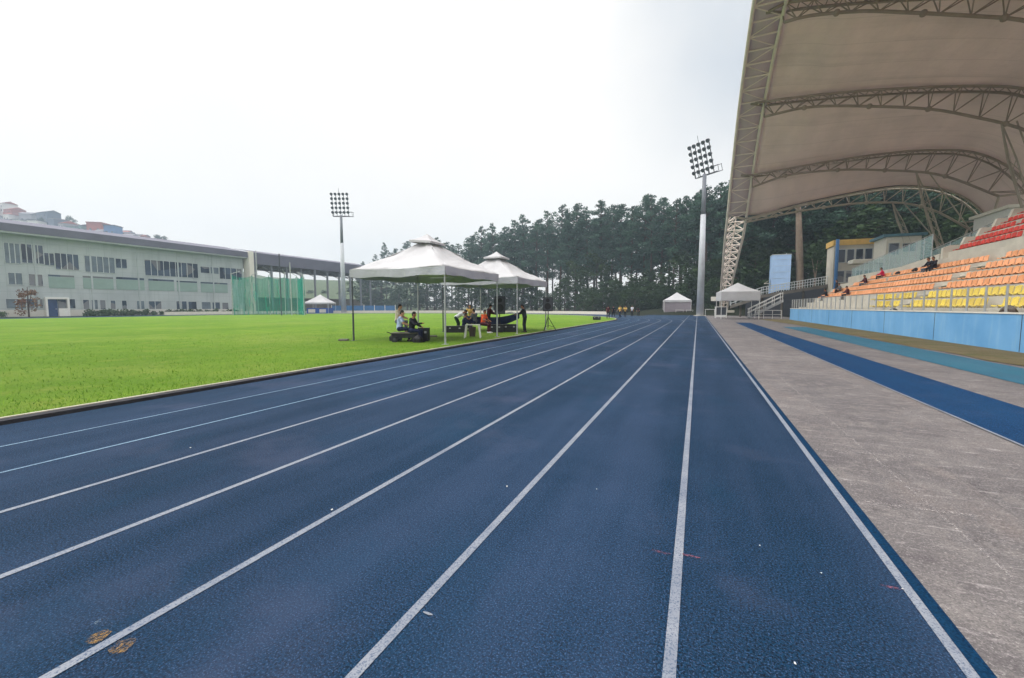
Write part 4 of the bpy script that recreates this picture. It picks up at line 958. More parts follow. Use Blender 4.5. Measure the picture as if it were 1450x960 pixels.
m = MB(); pp = [(BX-.5, 0), (BX-.5, 1.2)]
for i in range(6): pp += [(BX-.5-1.2*i, 1.2+.55*i), (BX-.5-1.2*(i+1), 1.2+.55*i)]
pp += [(BX-7.7, 0)]; m.prism(pp, yC, yD); obj('terrace', m, MT['conc_d'], os_, world=True)
# low hedge shrubs and russet tree in front of the building
def bush_variant(k, mt, r=.9):
    random.seed(500+k); V, T = leaf_cloud([Vector((random.uniform(-.5, .5)*r, random.uniform(-.5, .5)*r, random.uniform(.35, .8)*r)) for i in range(7)], [r*random.uniform(.45, .7) for i in range(7)], 110, .16, .9)
    return tri_mesh('foliage', V, 4, T, MT[mt])
HB = [bush_variant(i, 'hedgeleaf') for i in range(3)]
random.seed(77)
for i, pxv in enumerate((2, 124, 131, 139, 146, 154, 162, 175, 189, 198, 206, 219, 230, 238, 252, 262, 271, 283, 296, 305, 318, 328, 337)):
    p = onX(pxv, 447, BX+1.6); b = thing('shrub', 'rounded green shrub at the foot of the long grey-green building', 'shrub', (p.x, p.y, -.02), random.uniform(0, 6), 'shrubs along the long building')
    k = random.uniform(.7, 1.15); b.scale = (k, k*1.15, k); obj('foliage', HB[i % 3], None, b)
    m = MB(); m.tube([(0, 0, 0), (0, 0, .4)], .05, 5); obj('stem', m, MT['bark'], b)
p = onX(41, 447, BX+3); rt_ = thing('small_tree', 'small russet leaved tree in front of the dark ground-floor windows', 'tree', (p.x, p.y, -.02))
V, T = leaf_cloud([Vector((random.uniform(-1, 1), random.uniform(-1, 1), random.uniform(.8, 4.0))) for i in range(16)], [random.uniform(.4, .8) for i in range(16)], 60, .18); obj('crown', tri_mesh('crown', V, 4, T, MT['redleaf']), None, rt_)
m = MB(); m.tube([(0, 0, 0), (.1, 0, 2), (-.1, .1, 4.6)], [.12, .09, .04], 6); m.tube([(.1, 0, 1.5), (.9, .3, 4.2)], [.07, .03], 5); obj('trunk', m, MT['bark'], rt_)
# blue boards beyond the field
a = atz(470, 441, 118); b = atz(560, 441, 122)
bf = thing('blue_fence', 'long low blue board fence at the far side of the bend', 'fence', (a.x, a.y, -.05))
d = (b-a); m = MB(); L_ = Vector((d.x, d.y, 0)); nrm = Vector((-d.y, d.x, 0)).normalized()*.06
m.add([Vector((0, 0, 0)), L_, L_+Vector((0, 0, 1.9)), Vector((0, 0, 1.9)), nrm, L_+nrm, L_+nrm+Vector((0, 0, 1.9)), nrm+Vector((0, 0, 1.9))], [(0, 1, 2, 3), (7, 6, 5, 4), (3, 2, 6, 7), (0, 4, 5, 1)]); obj('boards', m, MT['bluefence'], bf)
for i in range(7):
    q = L_*i/6; m = MB(); m.box((q.x-.08, q.y-.12, 0), (q.x+.08, q.y-.02, 2.1)); obj('post', m, MT['white'], bf)

# ------------------------------------------------------------------ throwing cage
cg = thing('throwing_cage', 'tall green netting throwing cage on posts in front of the long building', 'cage', (0, 0, 0))
cp = atz(391, 440, 80); cg.location = (cp.x, cp.y, -.02)
rv = Vector((cR.x, cR.y, 0)); fv = Vector((cF.x, cF.y, 0)).normalized()
cpts = [(-6.2, -3), (-4.6, .5), (-2.6, 2.6), (0, 3.4), (2.6, 3.0), (4.6, 1.2), (5.9, -1.2)]
cpts = [rv*a+fv*b for a, b in cpts]
for i, q in enumerate(cpts):
    m = MB(); h = 7.6 if i not in (3,) else 8.4; m.tube([(q.x, q.y, 0), (q.x, q.y, h)], .09, 6); m.tube([(q.x, q.y, h-.1), (q.x*.8, q.y*.8, h+.4)], .05, 5); obj('post', m, MT['galv'], cg)
for i in range(len(cpts)-1):
    a, b = cpts[i], cpts[i+1]; P = []; nn = Vector((-(b-a).y, (b-a).x, 0)).normalized()
    for u in range(11):
        t_ = u/10; base = a.lerp(b, t_)+nn*(.28*math.sin(u*2.1+i)*math.sin(PI*t_)); P.append([(base.x+nn.x*.2*math.sin(v_*.9+u), base.y, .05+v_*.92-(.5*math.sin(PI*t_) if v_ == 8 else 0)) for v_ in range(9)])
    m = MB(); m.grid(P); o = obj('net', m, MT['net'], cg, fix=False, smooth=True)
for (pxv, ytop, zz, mt, lab) in ((398.5, 360, 76, 'darkmetal', 'tall dark post right of the middle of the green cage'), (413, 372, 77, 'galv', 'tall pale post near the right end of the green cage'), (366, 356, 84, 'galv', 'tall pale post at the left part of the green cage, before the open stand')):
    p = atz(pxv, 440, zz); m = MB(); m.tube([(p.x, p.y, -.02), (p.x, p.y, atz(pxv, ytop, zz).z)], .1, 7); o = obj('net_post', m, MT[mt]); tag(o, lab, 'post')

# ------------------------------------------------------------------ hill town, far left
hx = [-140, -60, 0, 30, 60, 90, 130, 175, 230, 300, 380, 450, 520, 600]; hy = [296, 297, 303, 312, 318, 324, 330, 338, 350, 372, 388, 392, 396, 405]
HZ = 330.0
m = MB(); P = []
for k, (zz, kk) in enumerate(((190, 0), (230, .35), (280, .72), (330, 1.0), (380, 1.02), (460, .6))):
    row = []
    for i in range(len(hx)):
        top = atz(hx[i], hy[i], HZ); p = atz(hx[i], 434, zz); row.append((p.x, p.y, max(-.5, (top.z-1.5)*kk)+(random.uniform(-1, 1) if 0 < k < 5 else 0)-(.3 if k == 0 else 0)))
    P.append(row)
m.grid(P); struct('hill', m, MT['hill'], smooth=True)
hmats = {n_: plain(n_, srgb(*c_), .8, .15, .3) for n_, c_ in dict(brick_red=(160, 84, 70), house_grey=(150, 150, 156), house_white=(206, 204, 202), house_blue=(78, 112, 160), house_slate=(84, 92, 112), house_teal=(112, 140, 140), roof_rust=(150, 78, 66), roof_grey=(116, 114, 122), roof_dark2=(74, 74, 86)).items()}
houses = [(-14, 302, 'brick_red', 'roof_rust', 24, 9), (9, 298, 'house_white', 'roof_rust', 22, 8), (2, 313, 'house_grey', 'roof_grey', 16, 6), (22, 306, 'brick_red', 'roof_rust', 16, 8), (33, 318, 'house_white', 'roof_grey', 12, 6), (42, 311, 'house_grey', 'roof_grey', 13, 7), (53, 320, 'house_white', 'roof_dark2', 12, 7), (70, 312, 'house_slate', 'roof_dark2', 22, 9), (84, 320, 'house_slate', 'roof_grey', 14, 8), (97, 321, 'house_grey', 'roof_rust', 11, 5), (108, 326, 'house_teal', 'roof_grey', 13, 5), (121, 325, 'house_teal', 'roof_dark2', 14, 5), (140, 325, 'brick_red', 'roof_rust', 18, 8), (146, 331, 'house_white', 'roof_grey', 9, 4), (161, 329, 'house_blue', 'roof_dark2', 13, 8), (185, 337, 'house_grey', 'roof_grey', 12, 4), (18, 318, 'brick_red', 'roof_grey', 16, 6), (-30, 312, 'house_slate', 'roof_dark2', 18, 8)]
hn = dict(brick_red='red brick', house_grey='grey', house_white='white', house_blue='bright blue', house_slate='slate blue', house_teal='dull teal')
for i, (pxv, pyb, wm, rm, wd, hh) in enumerate(houses):
    zz = 318-(pyb-300)*1.2; p = atz(pxv, pyb+4, zz); wd = wd*zz/600; hh = hh*zz/600*1.5
    lab = '%s hillside house above the long building roof, %s' % (hn[wm], ['at the left picture edge', 'with a rust roof on the crest', 'low on the slope', 'beside the crest house', 'small and pale below the crest', 'in the middle of the pale cluster', 'right of the pale cluster', 'broad, standing on the skyline', 'right of the broad slate one', 'small with rust roof', 'low and long', 'low, left of the red brick block', 'tall, left of the bright blue one', 'tiny, below the tall red block', 'rightmost tall block of the hill town', 'low, last on the ridge', 'below the crest house', 'lowest at the left edge'][i])
    h_ = thing('hillside_house', lab, 'house', (p.x, p.y, p.z-4), YAW+random.uniform(-.35, .35), 'houses of the hill town')
    m = MB(); m.box((-wd/2, -4, -2), (wd/2, 4, hh+4)); obj('wall', m, hmats[wm], h_)
    m = MB(); zt_ = hh+4
    if i % 2: m.add([(-wd/2-.4, -4.4, zt_+.01), (wd/2+.4, -4.4, zt_+.01), (wd/2+.4, 4.4, zt_+.01), (-wd/2-.4, 4.4, zt_+.01), (-wd/2-.4, 0, zt_+1.8), (wd/2+.4, 0, zt_+1.8)], [(0, 1, 5, 4), (2, 3, 4, 5), (0, 4, 3), (1, 2, 5), (0, 3, 2, 1)])
    else: m.box((-wd/2-.3, -4.3, zt_+.01), (wd/2+.3, 4.3, zt_+.5))
    obj('roof', m, hmats[rm], h_)
    nw = max(2, int(wd/3))
    for k in range(nw):
        for fl in range(max(1, int(hh/3))):
            xx = -wd/2+wd*(k+.5)/nw; m = MB(); m.box((xx-.6, -4.04, 4.6+fl*2.8), (xx+.6, -3.99, 6.0+fl*2.8)); obj('window', m, MT['glass'], h_)
random.seed(31)
for i in range(34):
    pxv = random.uniform(-25, 178) if i < 24 else random.uniform(178, 262); ridge = float(np.interp(pxv, hx, hy)); pyb = ridge+random.uniform(0, 11); wm = random.choice(['brick_red', 'house_grey', 'house_white', 'house_white', 'brick_red', 'house_slate']); rm = random.choice(['roof_rust', 'roof_grey', 'roof_dark2'])
    zz = 330-(pyb-ridge)*3.2; p = atz(pxv, pyb, zz); wd = random.uniform(4, 8); hh = random.uniform(3.2, 5.4)
    h_ = thing('hillside_house', 'small %s house packed on the slope among the bigger hill houses' % hn[wm], 'house', (p.x, p.y, p.z+1.8), YAW+random.uniform(-.5, .5), 'small houses packed on the slope')
    m = MB(); m.box((-wd/2, -3, -2), (wd/2, 3, hh)); obj('wall', m, hmats[wm], h_)
    m = MB(); m.add([(-wd/2-.3, -3.3, hh+.01), (wd/2+.3, -3.3, hh+.01), (wd/2+.3, 3.3, hh+.01), (-wd/2-.3, 3.3, hh+.01), (-wd/2-.3, 0, hh+1.3), (wd/2+.3, 0, hh+1.3)], [(0, 1, 5, 4), (2, 3, 4, 5), (0, 4, 3), (1, 2, 5), (0, 3, 2, 1)]); obj('roof', m, hmats[rm], h_)
    for q in (-.25, .25): m = MB(); m.box((wd*q-.5, -3.04, .8), (wd*q+.5, -2.99, 2.0)); obj('window', m, MT['glass'], h_)
for i, (pxv, pyb) in enumerate(((232, 345), (224, 346), (100, 320), (62, 322), (172, 338), (30, 324), (112, 332), (480, 425), (500, 420), (440, 418), (460, 408), (520, 415), (510, 430))):
    zz = 300 if pxv < 300 else 230; p = atz(pxv, pyb+2, zz)
    broad((p.x, p.y, p.z-3 if pxv < 300 else 0), random.uniform(8, 11), i % 4, 'small dark tree on the ridge of the hill town' if pxv < 300 else 'distant tree on the slope seen under the open stand roof', group='trees of the far hill', wide=1.4)

# ------------------------------------------------------------------ big event tents
def frame_tent(label, front, cap_dx=(0, 0, 0), legs_extra=True):
    # corner 'front' is nearest the track; sides run along +Y and along -X
    S = 5.1; cxx, cyy = front[0]-S/2, front[1]+S/2
    t_ = thing('event_tent', label, 'tent', (cxx, cyy, .0), 0, None)
    s = S/2; ev, pk = 3.28, 4.72; n = 16; m = MB()
    for side_ in range(4):
        a = side_*PI/2; ca, sa = math.cos(a), math.sin(a); P = []
        for i in range(n+1):
            f_ = i/n*.90; P.append([])
            for j in range(n+1):
                u0 = j/n*2-1; u = u0*(1-f_); x, y = u*s, -s*(1-f_)
                z = ev+(pk-ev)*(.78*f_+.22*f_*f_)/.9-.10*(1-u0*u0)*math.sin(PI*min(1, f_*1.05))+random.uniform(-.014, .014)+.03*math.sin(j*1.1+i*.5+side_)*math.sin(PI*min(1, f_*1.1))+.02*math.sin(j*.55-i*.8+side_*2)-(.05*(1-u0*u0) if i == 0 else 0)
                P[-1].append((x*ca-y*sa, x*sa+y*ca, z))
        m.grid(P)
    o = obj('canopy', m, MT['tent'], t_, fix=False, smooth=True); k = o.modifiers.new('thick', 'SOLIDIFY'); k.thickness = .01
    m = MB()
    for side_ in range(4):
        a = side_*PI/2; ca, sa = math.cos(a), math.sin(a); P = []
        for i in range(4):
            P.append([])
            for j in range(n+1):
                u0 = j/n*2-1; x = u0*(s+.015); y = -(s+.015)-.02*math.sin(j*1.3+side_*2)*(i/3); z = ev-.05*(1-u0*u0)-.34*i/3-(.03*math.sin(j*.9+side_))*(i/3)
                P[-1].append((x*ca-y*sa, x*sa+y*ca, z))
        m.grid(P)
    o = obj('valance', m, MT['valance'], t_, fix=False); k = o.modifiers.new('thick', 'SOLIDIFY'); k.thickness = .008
    m = MB(); c = .62; dx, dy, dz = cap_dx
    for side_ in range(4):
        a = side_*PI/2; ca, sa = math.cos(a), math.sin(a); P = []
        for i in range(5):
            f_ = i/4; P.append([]);
            for j in range(7):
                u0 = j/6*2-1; x, y = u0*c*(1-f_), -c*(1-f_); z = pk+.02+.40*f_-.06*math.sin(PI*f_)+dz*((x*ca-y*sa)/c)
                P[-1].append((x*ca-y*sa+dx, x*sa+y*ca+dy, z))
        m.grid(P)
        m.grid([[((j/6*2-1)*c*ca+c*sa+dx, (j/6*2-1)*c*sa-c*ca+dy, pk+.02-.1*i+dz*(((j/6*2-1)*c*ca+c*sa)/c)) for j in range(7)] for i in (0, 1)])
    o = obj('vent_cap', m, MT['tent'], t_, fix=False); k = o.modifiers.new('thick', 'SOLIDIFY'); k.thickness = .008
    m = MB()
    for a, b in (((-1, -1), (1, -1)), ((1, -1), (1, 1)), ((1, 1), (-1, 1)), ((-1, 1), (-1, -1))):
        for zz in (ev-.05,): m.tube([(a[0]*(s-.04), a[1]*(s-.04), zz), (b[0]*(s-.04), b[1]*(s-.04), zz)], .022, 6)
    for a in ((-1, -1), (1, -1), (1, 1), (-1, 1)): m.tube([(a[0]*(s-.05), a[1]*(s-.05), ev-.04), (a[0]*.3, a[1]*.3, pk-.28)], .02, 6)
    m.tube([(0, 0, pk-.5), (0, 0, pk+.3)], .025, 6); obj('roof_frame', m, MT['galv'], t_)
    for sx in (-1, 1):
        for sy in (-1, 1):
            l = MB(); x, y = sx*(s-.05), sy*(s-.05); l.tube([(x, y, .0), (x, y, ev)], .032, 8); l.tube([(x, y, 0), (x, y, 1.3)], .042, 8); l.box((x-.12, y-.12, .0), (x+.12, y+.12, .03)); obj('leg', l, MT['galv'] if (sx, sy) != (-1, -1) else MT['darkmetal'], t_)
    return t_
def cam2w(xc, z): return (xc*math.cos(YAW)-z*math.sin(YAW), xc*math.sin(YAW)+z*math.cos(YAW))
T1 = cam2w(-2.76, 17.6); T2 = cam2w(.32, 24.3)
frame_tent('big white canopy tent on the grass, nearest the camera, with a skewed top cap', T1, (-.06, .0, -.06))
frame_tent('big white canopy tent just behind the nearest one, with a neat vent cap', T2)

# ------------------------------------------------------------------ people
def remesh(mb, vox, mat, name):
    me = bpy.data.meshes.new(name); me.from_pydata(mb.v, [], mb.f)
    bm = bmesh.new(); bm.from_mesh(me); bmesh.ops.recalc_face_normals(bm, faces=bm.faces); bm.to_mesh(me); bm.free()
    o = bpy.data.objects.new('tmp', me); COL.objects.link(o)
    r = o.modifiers.new('r', 'REMESH'); r.mode = 'VOXEL'; r.voxel_size = vox; s = o.modifiers.new('s', 'SMOOTH'); s.iterations = 3; s.factor = .5
    dg = bpy.context.evaluated_depsgraph_get(); dg.update(); n = bpy.data.meshes.new_from_object(o.evaluated_get(dg))
    bpy.data.objects.remove(o); n.materials.clear(); n.materials.append(mat); n.polygons.foreach_set('use_smooth', [True]*len(n.polygons)); n.name = name; return n
def limb(m, pts, rs):
    m.tube(pts, rs, 10)
    for p, r in zip(pts, rs): m.ell(p, r*.99, 10, 7)
def pose(kind, **k):
    J = {}
    if kind == 'stand': J = dict(pel=(0,0,.95), ch=(0,.0,1.28), nk=(0,-.01,1.48), hd=(0,.03,1.63), shL=(-.19,0,1.42), shR=(.19,0,1.42), elL=(-.25,-.02,1.14), elR=(.25,-.02,1.14), wrL=(-.24,.08,.9), wrR=(.24,.08,.9), kL=(-.1,.03,.5), kR=(.1,.03,.5), aL=(-.1,-.02,.09), aR=(.1,-.02,.09))
    if kind == 'reach': J = dict(pel=(0,-.03,.94), ch=(0,.04,1.27), nk=(0,.07,1.46), hd=(0,.12,1.6), shL=(-.19,.05,1.4), shR=(.19,.05,1.4), elL=(-.23,.25,1.18), elR=(.23,.25,1.18), wrL=(-.17,.46,1.12), wrR=(.17,.46,1.12), kL=(-.1,.03,.5), kR=(.1,.0,.5), aL=(-.1,-.02,.09), aR=(.12,-.06,.09))
    if kind == 'bend': J = dict(pel=(0,-.16,.9), ch=(0,.14,1.1), nk=(0,.31,1.2), hd=(0,.44,1.26), shL=(-.19,.26,1.15), shR=(.19,.26,1.15), elL=(-.22,.42,.93), elR=(.22,.42,.93), wrL=(-.15,.6,.82), wrR=(.15,.6,.82), kL=(-.11,.02,.49), kR=(.11,-.02,.49), aL=(-.11,-.06,.09), aR=(.12,-.14,.09))
    if kind == 'walk': J = dict(pel=(0,0,.93), ch=(0,.03,1.27), nk=(0,.03,1.47), hd=(0,.06,1.62), shL=(-.19,.02,1.41), shR=(.19,.02,1.41), elL=(-.24,-.12,1.14), elR=(.24,.14,1.15), wrL=(-.22,-.05,.9), wrR=(.2,.34,1.05), kL=(-.1,.22,.52), kR=(.1,-.02,.5), aL=(-.1,.28,.11), aR=(.1,-.34,.16))
    if kind == 'sit':
        s = k.get('seat', .42); J = dict(pel=(0,0,s+.10), ch=(0,.04,s+.44), nk=(0,.08,s+.63), hd=(0,.13,s+.77), shL=(-.19,.06,s+.57), shR=(.19,.06,s+.57), elL=(-.25,.2,s+.32), elR=(.25,.2,s+.32), wrL=(-.15,.40,s+.24), wrR=(.15,.40,s+.24), kL=(-.12,.42,s+.06), kR=(.12,.42,s+.06), aL=(-.12,.40,.09), aR=(.12,.44,.09))
    J = {a: Vector(b) for a, b in J.items()}
    for a, b in k.get('over', {}).items(): J[a] = Vector(b)
    return J
def person(label, loc, rz, J, skin, top, bottom, hairm=None, vox=.014, scale=1.0, sleeve='short', group=None, shoes='dark', cap=None):
    t_ = thing('person', label, 'person', loc, rz, group); t_.scale = (scale,)*3
    m = MB(); V = Vector
    up = (J['nk']-J['pel']).normalized(); hL = J['pel']+V((-.095, 0, -.03)); hR = J['pel']+V((.095, 0, -.03))
    limb(m, [J['pel'], J['pel'].lerp(J['ch'], .5), J['ch'], J['nk']-up*.05, J['nk'], J['hd']], [.125, .115, .13, .075, .055, .06])
    hd = J['hd']; f_ = V((0, 1, 0)); ax = (hd-J['nk']).normalized(); fwd = (f_-ax*f_.dot(ax)).normalized()
    m.ell(hd+ax*.03, (.078, .098, .112)); m.ell(hd+fwd*.03-ax*.05, (.056, .062, .06)); m.ell(hd+fwd*.10-ax*.0, (.014, .022, .025)); m.ell(hd+V((.08, 0, 0)), (.012, .022, .032)); m.ell(hd+V((-.08, 0, 0)), (.012, .022, .032)); m.ell(hd+fwd*.088-ax*.05, (.026, .012, .008))
    for s_, S_ in ((-1, 'L'), (1, 'R')):
        limb(m, [J['ch']+V((s_*.06, 0, .04)), J['sh'+S_], J['el'+S_], J['wr'+S_]], [.085, .062, .044, .03])
        hip = hL if s_ < 0 else hR
        limb(m, [J['pel'], hip, J['k'+S_], J['a'+S_]], [.1, .092, .058, .04])
        a = J['a'+S_]; limb(m, [a+V((0, -.04, -.03)), a+V((0, .16, -.055))], [.042, .032])
        # hand: palm, four fingers of unequal length, side thumb
        wr = J['wr'+S_]; d = (wr-J['el'+S_]).normalized(); sd_ = d.cross(V((0, 0, 1))); sd_ = sd_.normalized() if sd_.length > .1 else V((1, 0, 0)); cu = d.cross(sd_)*-1
        if cu.z > 0: cu = -cu
        pm_ = wr+d*.05; limb(m, [wr, pm_+sd_*.0], [.028, .032]); m.ell(pm_+d*.02, .034, 8, 6)
        for q, ln in ((-.027, .062), (-.009, .075), (.009, .07), (.027, .055)):
            b0 = pm_+d*.03+sd_*q; m.tube([b0, b0+d*ln*.5+cu*.008, b0+d*ln*.85+cu*.03], [.011, .010, .008], 6)
        th = pm_+sd_*(.03*s_); m.tube([pm_, th+d*.01, th+sd_*.02*s_+d*.045+cu*.01], [.014, .012, .009], 6)
    obj('body', remesh(m, vox*.8, skin, 'body'), None, t_)
    m = MB(); limb(m, [J['pel']+up*.01, J['pel'].lerp(J['ch'], .5), J['ch'], J['nk']-up*.075], [.145, .137, .152, .088])
    for s_, S_ in ((-1, 'L'), (1, 'R')):
        e_ = J['el'+S_] if sleeve != 'short' else J['sh'+S_].lerp(J['el'+S_], .62)
        limb(m, [J['ch']+V((s_*.07, 0, .04)), J['sh'+S_], e_], [.105, .08, .064])
        if sleeve == 'long': limb(m, [J['el'+S_], J['wr'+S_]], [.062, .042])
    obj('shirt', remesh(m, vox, top, 'shirt'), None, t_)
    m = MB(); m.ell(J['pel'], (.15, .135, .13))
    for s_, S_ in ((-1, 'L'), (1, 'R')):
        hip = hL if s_ < 0 else hR; limb(m, [J['pel'], hip, J['k'+S_], J['k'+S_].lerp(J['a'+S_], .88)], [.115, .11, .076, .058])
    obj('trousers', remesh(m, vox, bottom, 'trousers'), None, t_)
    for S_ in 'LR':
        m = MB(); a = J['a'+S_]; limb(m, [a+V((0, -.045, -.035)), a+V((0, .06, -.04)), a+V((0, .17, -.055))], [.052, .05, .036]); obj('shoe', remesh(m, vox, CL[shoes+'_shoe'], 'shoe'), None, t_)
    m = MB(); m.ell(hd+ax*.055-fwd*.018, (.086, .098, .098)); m.ell(hd+ax*.0-fwd*.05, (.08, .06, .08))
    if cap is None: obj('hair', remesh(m, vox, hairm or MT['hair'], 'hair'), None, t_)
    else:
        m.box(tuple(hd+ax*.07+fwd*.06+V((-.07, 0, -.008))), tuple(hd+ax*.07+fwd*.16+V((.07, 0, .008)))); obj('cap', remesh(m, vox, cap, 'cap'), None, t_)
    return t_
cloth('dark_shoe', 34, 34, 40); cloth('white_shoe', 210, 210, 212)
W_ = cloth('white', 214, 216, 224); LB = cloth('pale_blue', 170, 186, 222); DK = cloth('black', 34, 36, 44); NV = cloth('navy', 30, 36, 66); OR = cloth('orange', 226, 94, 54); MA = cloth('maroon', 74, 30, 40); PK = cloth('pink', 214, 44, 92); YE = cloth('mustard', 206, 172, 96); GR = cloth('grey', 104, 108, 116); CR = cloth('cream_top', 214, 200, 186); DG = cloth('dark_green', 36, 58, 44)
toR = -PI/2   # facing +X
F0 = -PI/2+.35
# pair on the cart in the nearest tent
def P_(px_, py_, z): p = atz(px_, py_, z); return (p.x, p.y)
a = P_(566, 480, 19.2); person('person in a pale blue top sitting back turned on the black cart under the tent', (*a, .0), F0+.2, pose('sit', seat=.52), MT['skin2'], LB, NV, vox=.013)
a = P_(563.5, 480, 20.9); person('person in a white top sitting just behind the pale blue one under the nearest tent', (*a, .0), F0, pose('sit', seat=.80, over=dict(aL=(-.12, .4, .36), aR=(.12, .44, .36))), MT['skin2'], CR, GR, vox=.014)
a = P_(583, 480, 19.0); person('person in black sitting on the cart, one arm out over the black box', (*a, .0), F0-.1, pose('sit', seat=.46, over=dict(wrR=(.12, .52, .86), elR=(.26, .26, .82))), MT['skin1'], DK, NV, vox=.013, sleeve='long')
# people around the scoring tables in the second tent
a = P_(649.5, 463, 27.5); person('person in a white shirt bending over the table under the second tent', (*a, 0), F0, pose('bend'), MT['skin1'], W_, DG, vox=.014)
a = P_(666, 462, 29.0); person('person with tan face and yellow top standing behind the draped table', (*a, 0), PI+.3, pose('reach'), MT['skin2'], YE, GR, vox=.015)
a = P_(684, 470, 25.6); person('person in an orange shirt leaning low by the white stool', (*a, 0), F0-.4, pose('sit', seat=.50), MT['skin1'], OR, MA, vox=.013, shoes='white')
a = P_(692, 466, 27.0); person('person in a dark maroon jacket standing left of the big speaker', (*a, 0), F0+.5, pose('reach'), MT['skin1'], MA, DK, vox=.014, sleeve='long')
a = P_(742.5, 470, 26.0); person('person in black standing at the right end of the draped table', (*a, 0), PI/2+.2, pose('reach'), MT['skin1'], DK, DK, vox=.014, sleeve='long')
# runners far down the straight
for (px_, py_, top, bot, lab, rz, kd) in ((861, 451.5, MA, DK, 'slim dark figure walking at the left of the far group on the track', .3, 'walk'), (868.5, 449.5, DK, DK, 'tall person in black in the far group on the track', .5, 'walk'), (878, 450, YE, NV, 'person in a mustard top in the middle of the far group', 2.6, 'walk'), (885, 449.5, YE, DK, 'person in mustard just right of the first mustard figure', 3.4, 'reach'), (895, 447.5, W_, DK, 'person in a white top at the right of the far group', 2.9, 'stand'), (904, 447.5, DK, DK, 'dark figure nearest the small mauve-walled tent', 3.0, 'bend')):
    q = gp(px_, py_); person(lab, (q.x, q.y, 0), rz, pose(kd), MT['skin1'], top, bot, vox=.02, group='people far down the straight')
# spectators in the stand (facing -X)
def spec(lab, k, y, top, bot, rz=PI/2, kd='sit', cap=None, skin='skin1', sc_=1.0):
    sx = 11.35+.8*k+.26; z = treads[k]; person(lab, (sx, y, z), rz, pose(kd, seat=.42) if kd == 'sit' else pose(kd), MT[skin], top, bot, vox=.016, sleeve='long', cap=cap, scale=sc_)
spec('person in black sitting alone in the top orange row', 5, 40.6, DK, DK, PI/2+.3)
spec('person in black beside the other one in the top orange row', 5, 41.25, DK, GR, PI/2+.1)
spec('spectator in a pink top at the far end of the upper orange rows', 5, 50.0, PK, DK, PI/2-.3)
spec('spectator in maroon and grey crouching in front of the pink one', 4, 51.5, MA, GR)
spec('spectator in dark clothes in the lower rows below the pink one', 2, 50.5, MA, DK)
spec('person in black standing far down the rows', 3, 57.6, DK, DK, PI/2, 'stand')
spec('spectator in dark clothes sitting low at the far end of the rows', 2, 58.0, DK, GR)
spec('spectator in grey beside the one sitting low at the far end', 3, 56.2, GR, DK)
# bags left on seats
def bag(lab, loc, sx, sy, sz, mt):
    m = MB(); m.ell((0, 0, sz*.5), (sx/2, sy/2, sz/2), 12, 8); m.box((-sx*.42, -sy*.42, 0), (sx*.42, sy*.42, sz*.62)); m.tube([(-sx*.2, 0, sz*.8), (0, 0, sz*1.35), (sx*.2, 0, sz*.8)], .015, 5)
    o = obj('duffel_bag', remesh(m, .02, mt, 'duffel_bag'), None); o.location = loc; tag(o, lab, 'bag')
bag('black bag left of the person in black in the top orange row', (15.8, 44.0, 4.32), .4, .7, .34, MT['black'])
bag('dark bag on a seat halfway to the pink spectator', (15.8, 47.2, 4.32), .4, .6, .3, MT['black'])
bag('black bag on the wall above the top orange row', (16.45, 32.4, 5.055), .35, .55, .26, MT['black'])
bag('dark bag on the walkway behind the railing', (10.9, 32.9, .905), .45, .9, .6, MT['darkmetal'])
bag('brown bag on the walkway behind the railing near the picture edge', (10.95, 22.6, .905), .4, .9, .75, MT['orangebin'])

# ------------------------------------------------------------------ gear under the tents
def case(label, loc, size, rz, mt='black', name='flight_case', cat='case'):
    t_ = thing(name, label, cat, loc, rz); sx, sy, sz = size
    m = MB(); m.box((-sx/2, -sy/2, .02), (sx/2, sy/2, sz*.7)); obj('body', m, MT[mt], t_, bevel=.015)
    m = MB(); m.box((-sx/2, -sy/2, sz*.7+.006), (sx/2, sy/2, sz)); obj('lid', m, MT[mt], t_, bevel=.015)
    m = MB()
    for x in (-1, 1): m.box((x*sx*.25-.05, -sy/2-.02, sz*.62), (x*sx*.25+.05, -sy/2-.002, sz*.78))
    obj('latch', m, MT['galv'], t_)
    return t_
YW = YAW
a = P_(645, 470, 26); case('long low black case on the grass left of the white stool', (*a, .0), (1.15, .6, .42), YW)
a = P_(600.5, 480, 19.6); case('upright black box at the right end of the cart', (*a, .0), (.46, .5, .62), YW)
a = P_(702, 472, 26.2); case('long dark case under the draped table, left half', (*a, 0), (.9, .6, .5), YW)
a = P_(722, 472, 26.6); case('long dark case under the draped table, right half', (*a, 0), (1.0, .6, .5), YW)
# cart
a = P_(576, 482, 19.2); ct = thing('equipment_cart', 'low black wheeled cart with a pale deck board under the nearest tent', 'cart', (*a, 0), YW)
m = MB(); m.box((-.62, -.32, .40), (.62, .32, .435)); obj('deck', m, MT['conc_d'], ct, bevel=.008)
m = MB(); m.box((-.6, -.28, .2), (.6, .28, .397)); m.tube([(-.6, 0, .3), (-.78, 0, .42), (-.9, 0, .45)], .02, 6); obj('chassis', m, MT['black'], ct)
for x in (-.45, .45):
    for y in (-.36, .36):
        wm = MB(); wm.tube([(x, y-.05, .15), (x, y+.05, .15)], .15, 16); wo = obj('wheel', wm, MT['black'], ct); rm_ = MB(); rm_.tube([(x, y-.056, .15), (x, y+.056, .15)], .06, 10); obj('rim', rm_, MT['darkmetal'], wo)
a = P_(559, 481, 19.6); bag('black duffel bag lying on the grass at the left end of the cart', (*a, .0), .5, .35, .36, MT['black'])
a = P_(592, 484, 18.7); bag('black backpack lying on the grass at the right front of the cart', (*a, .0), .42, .34, .34, MT['black'])
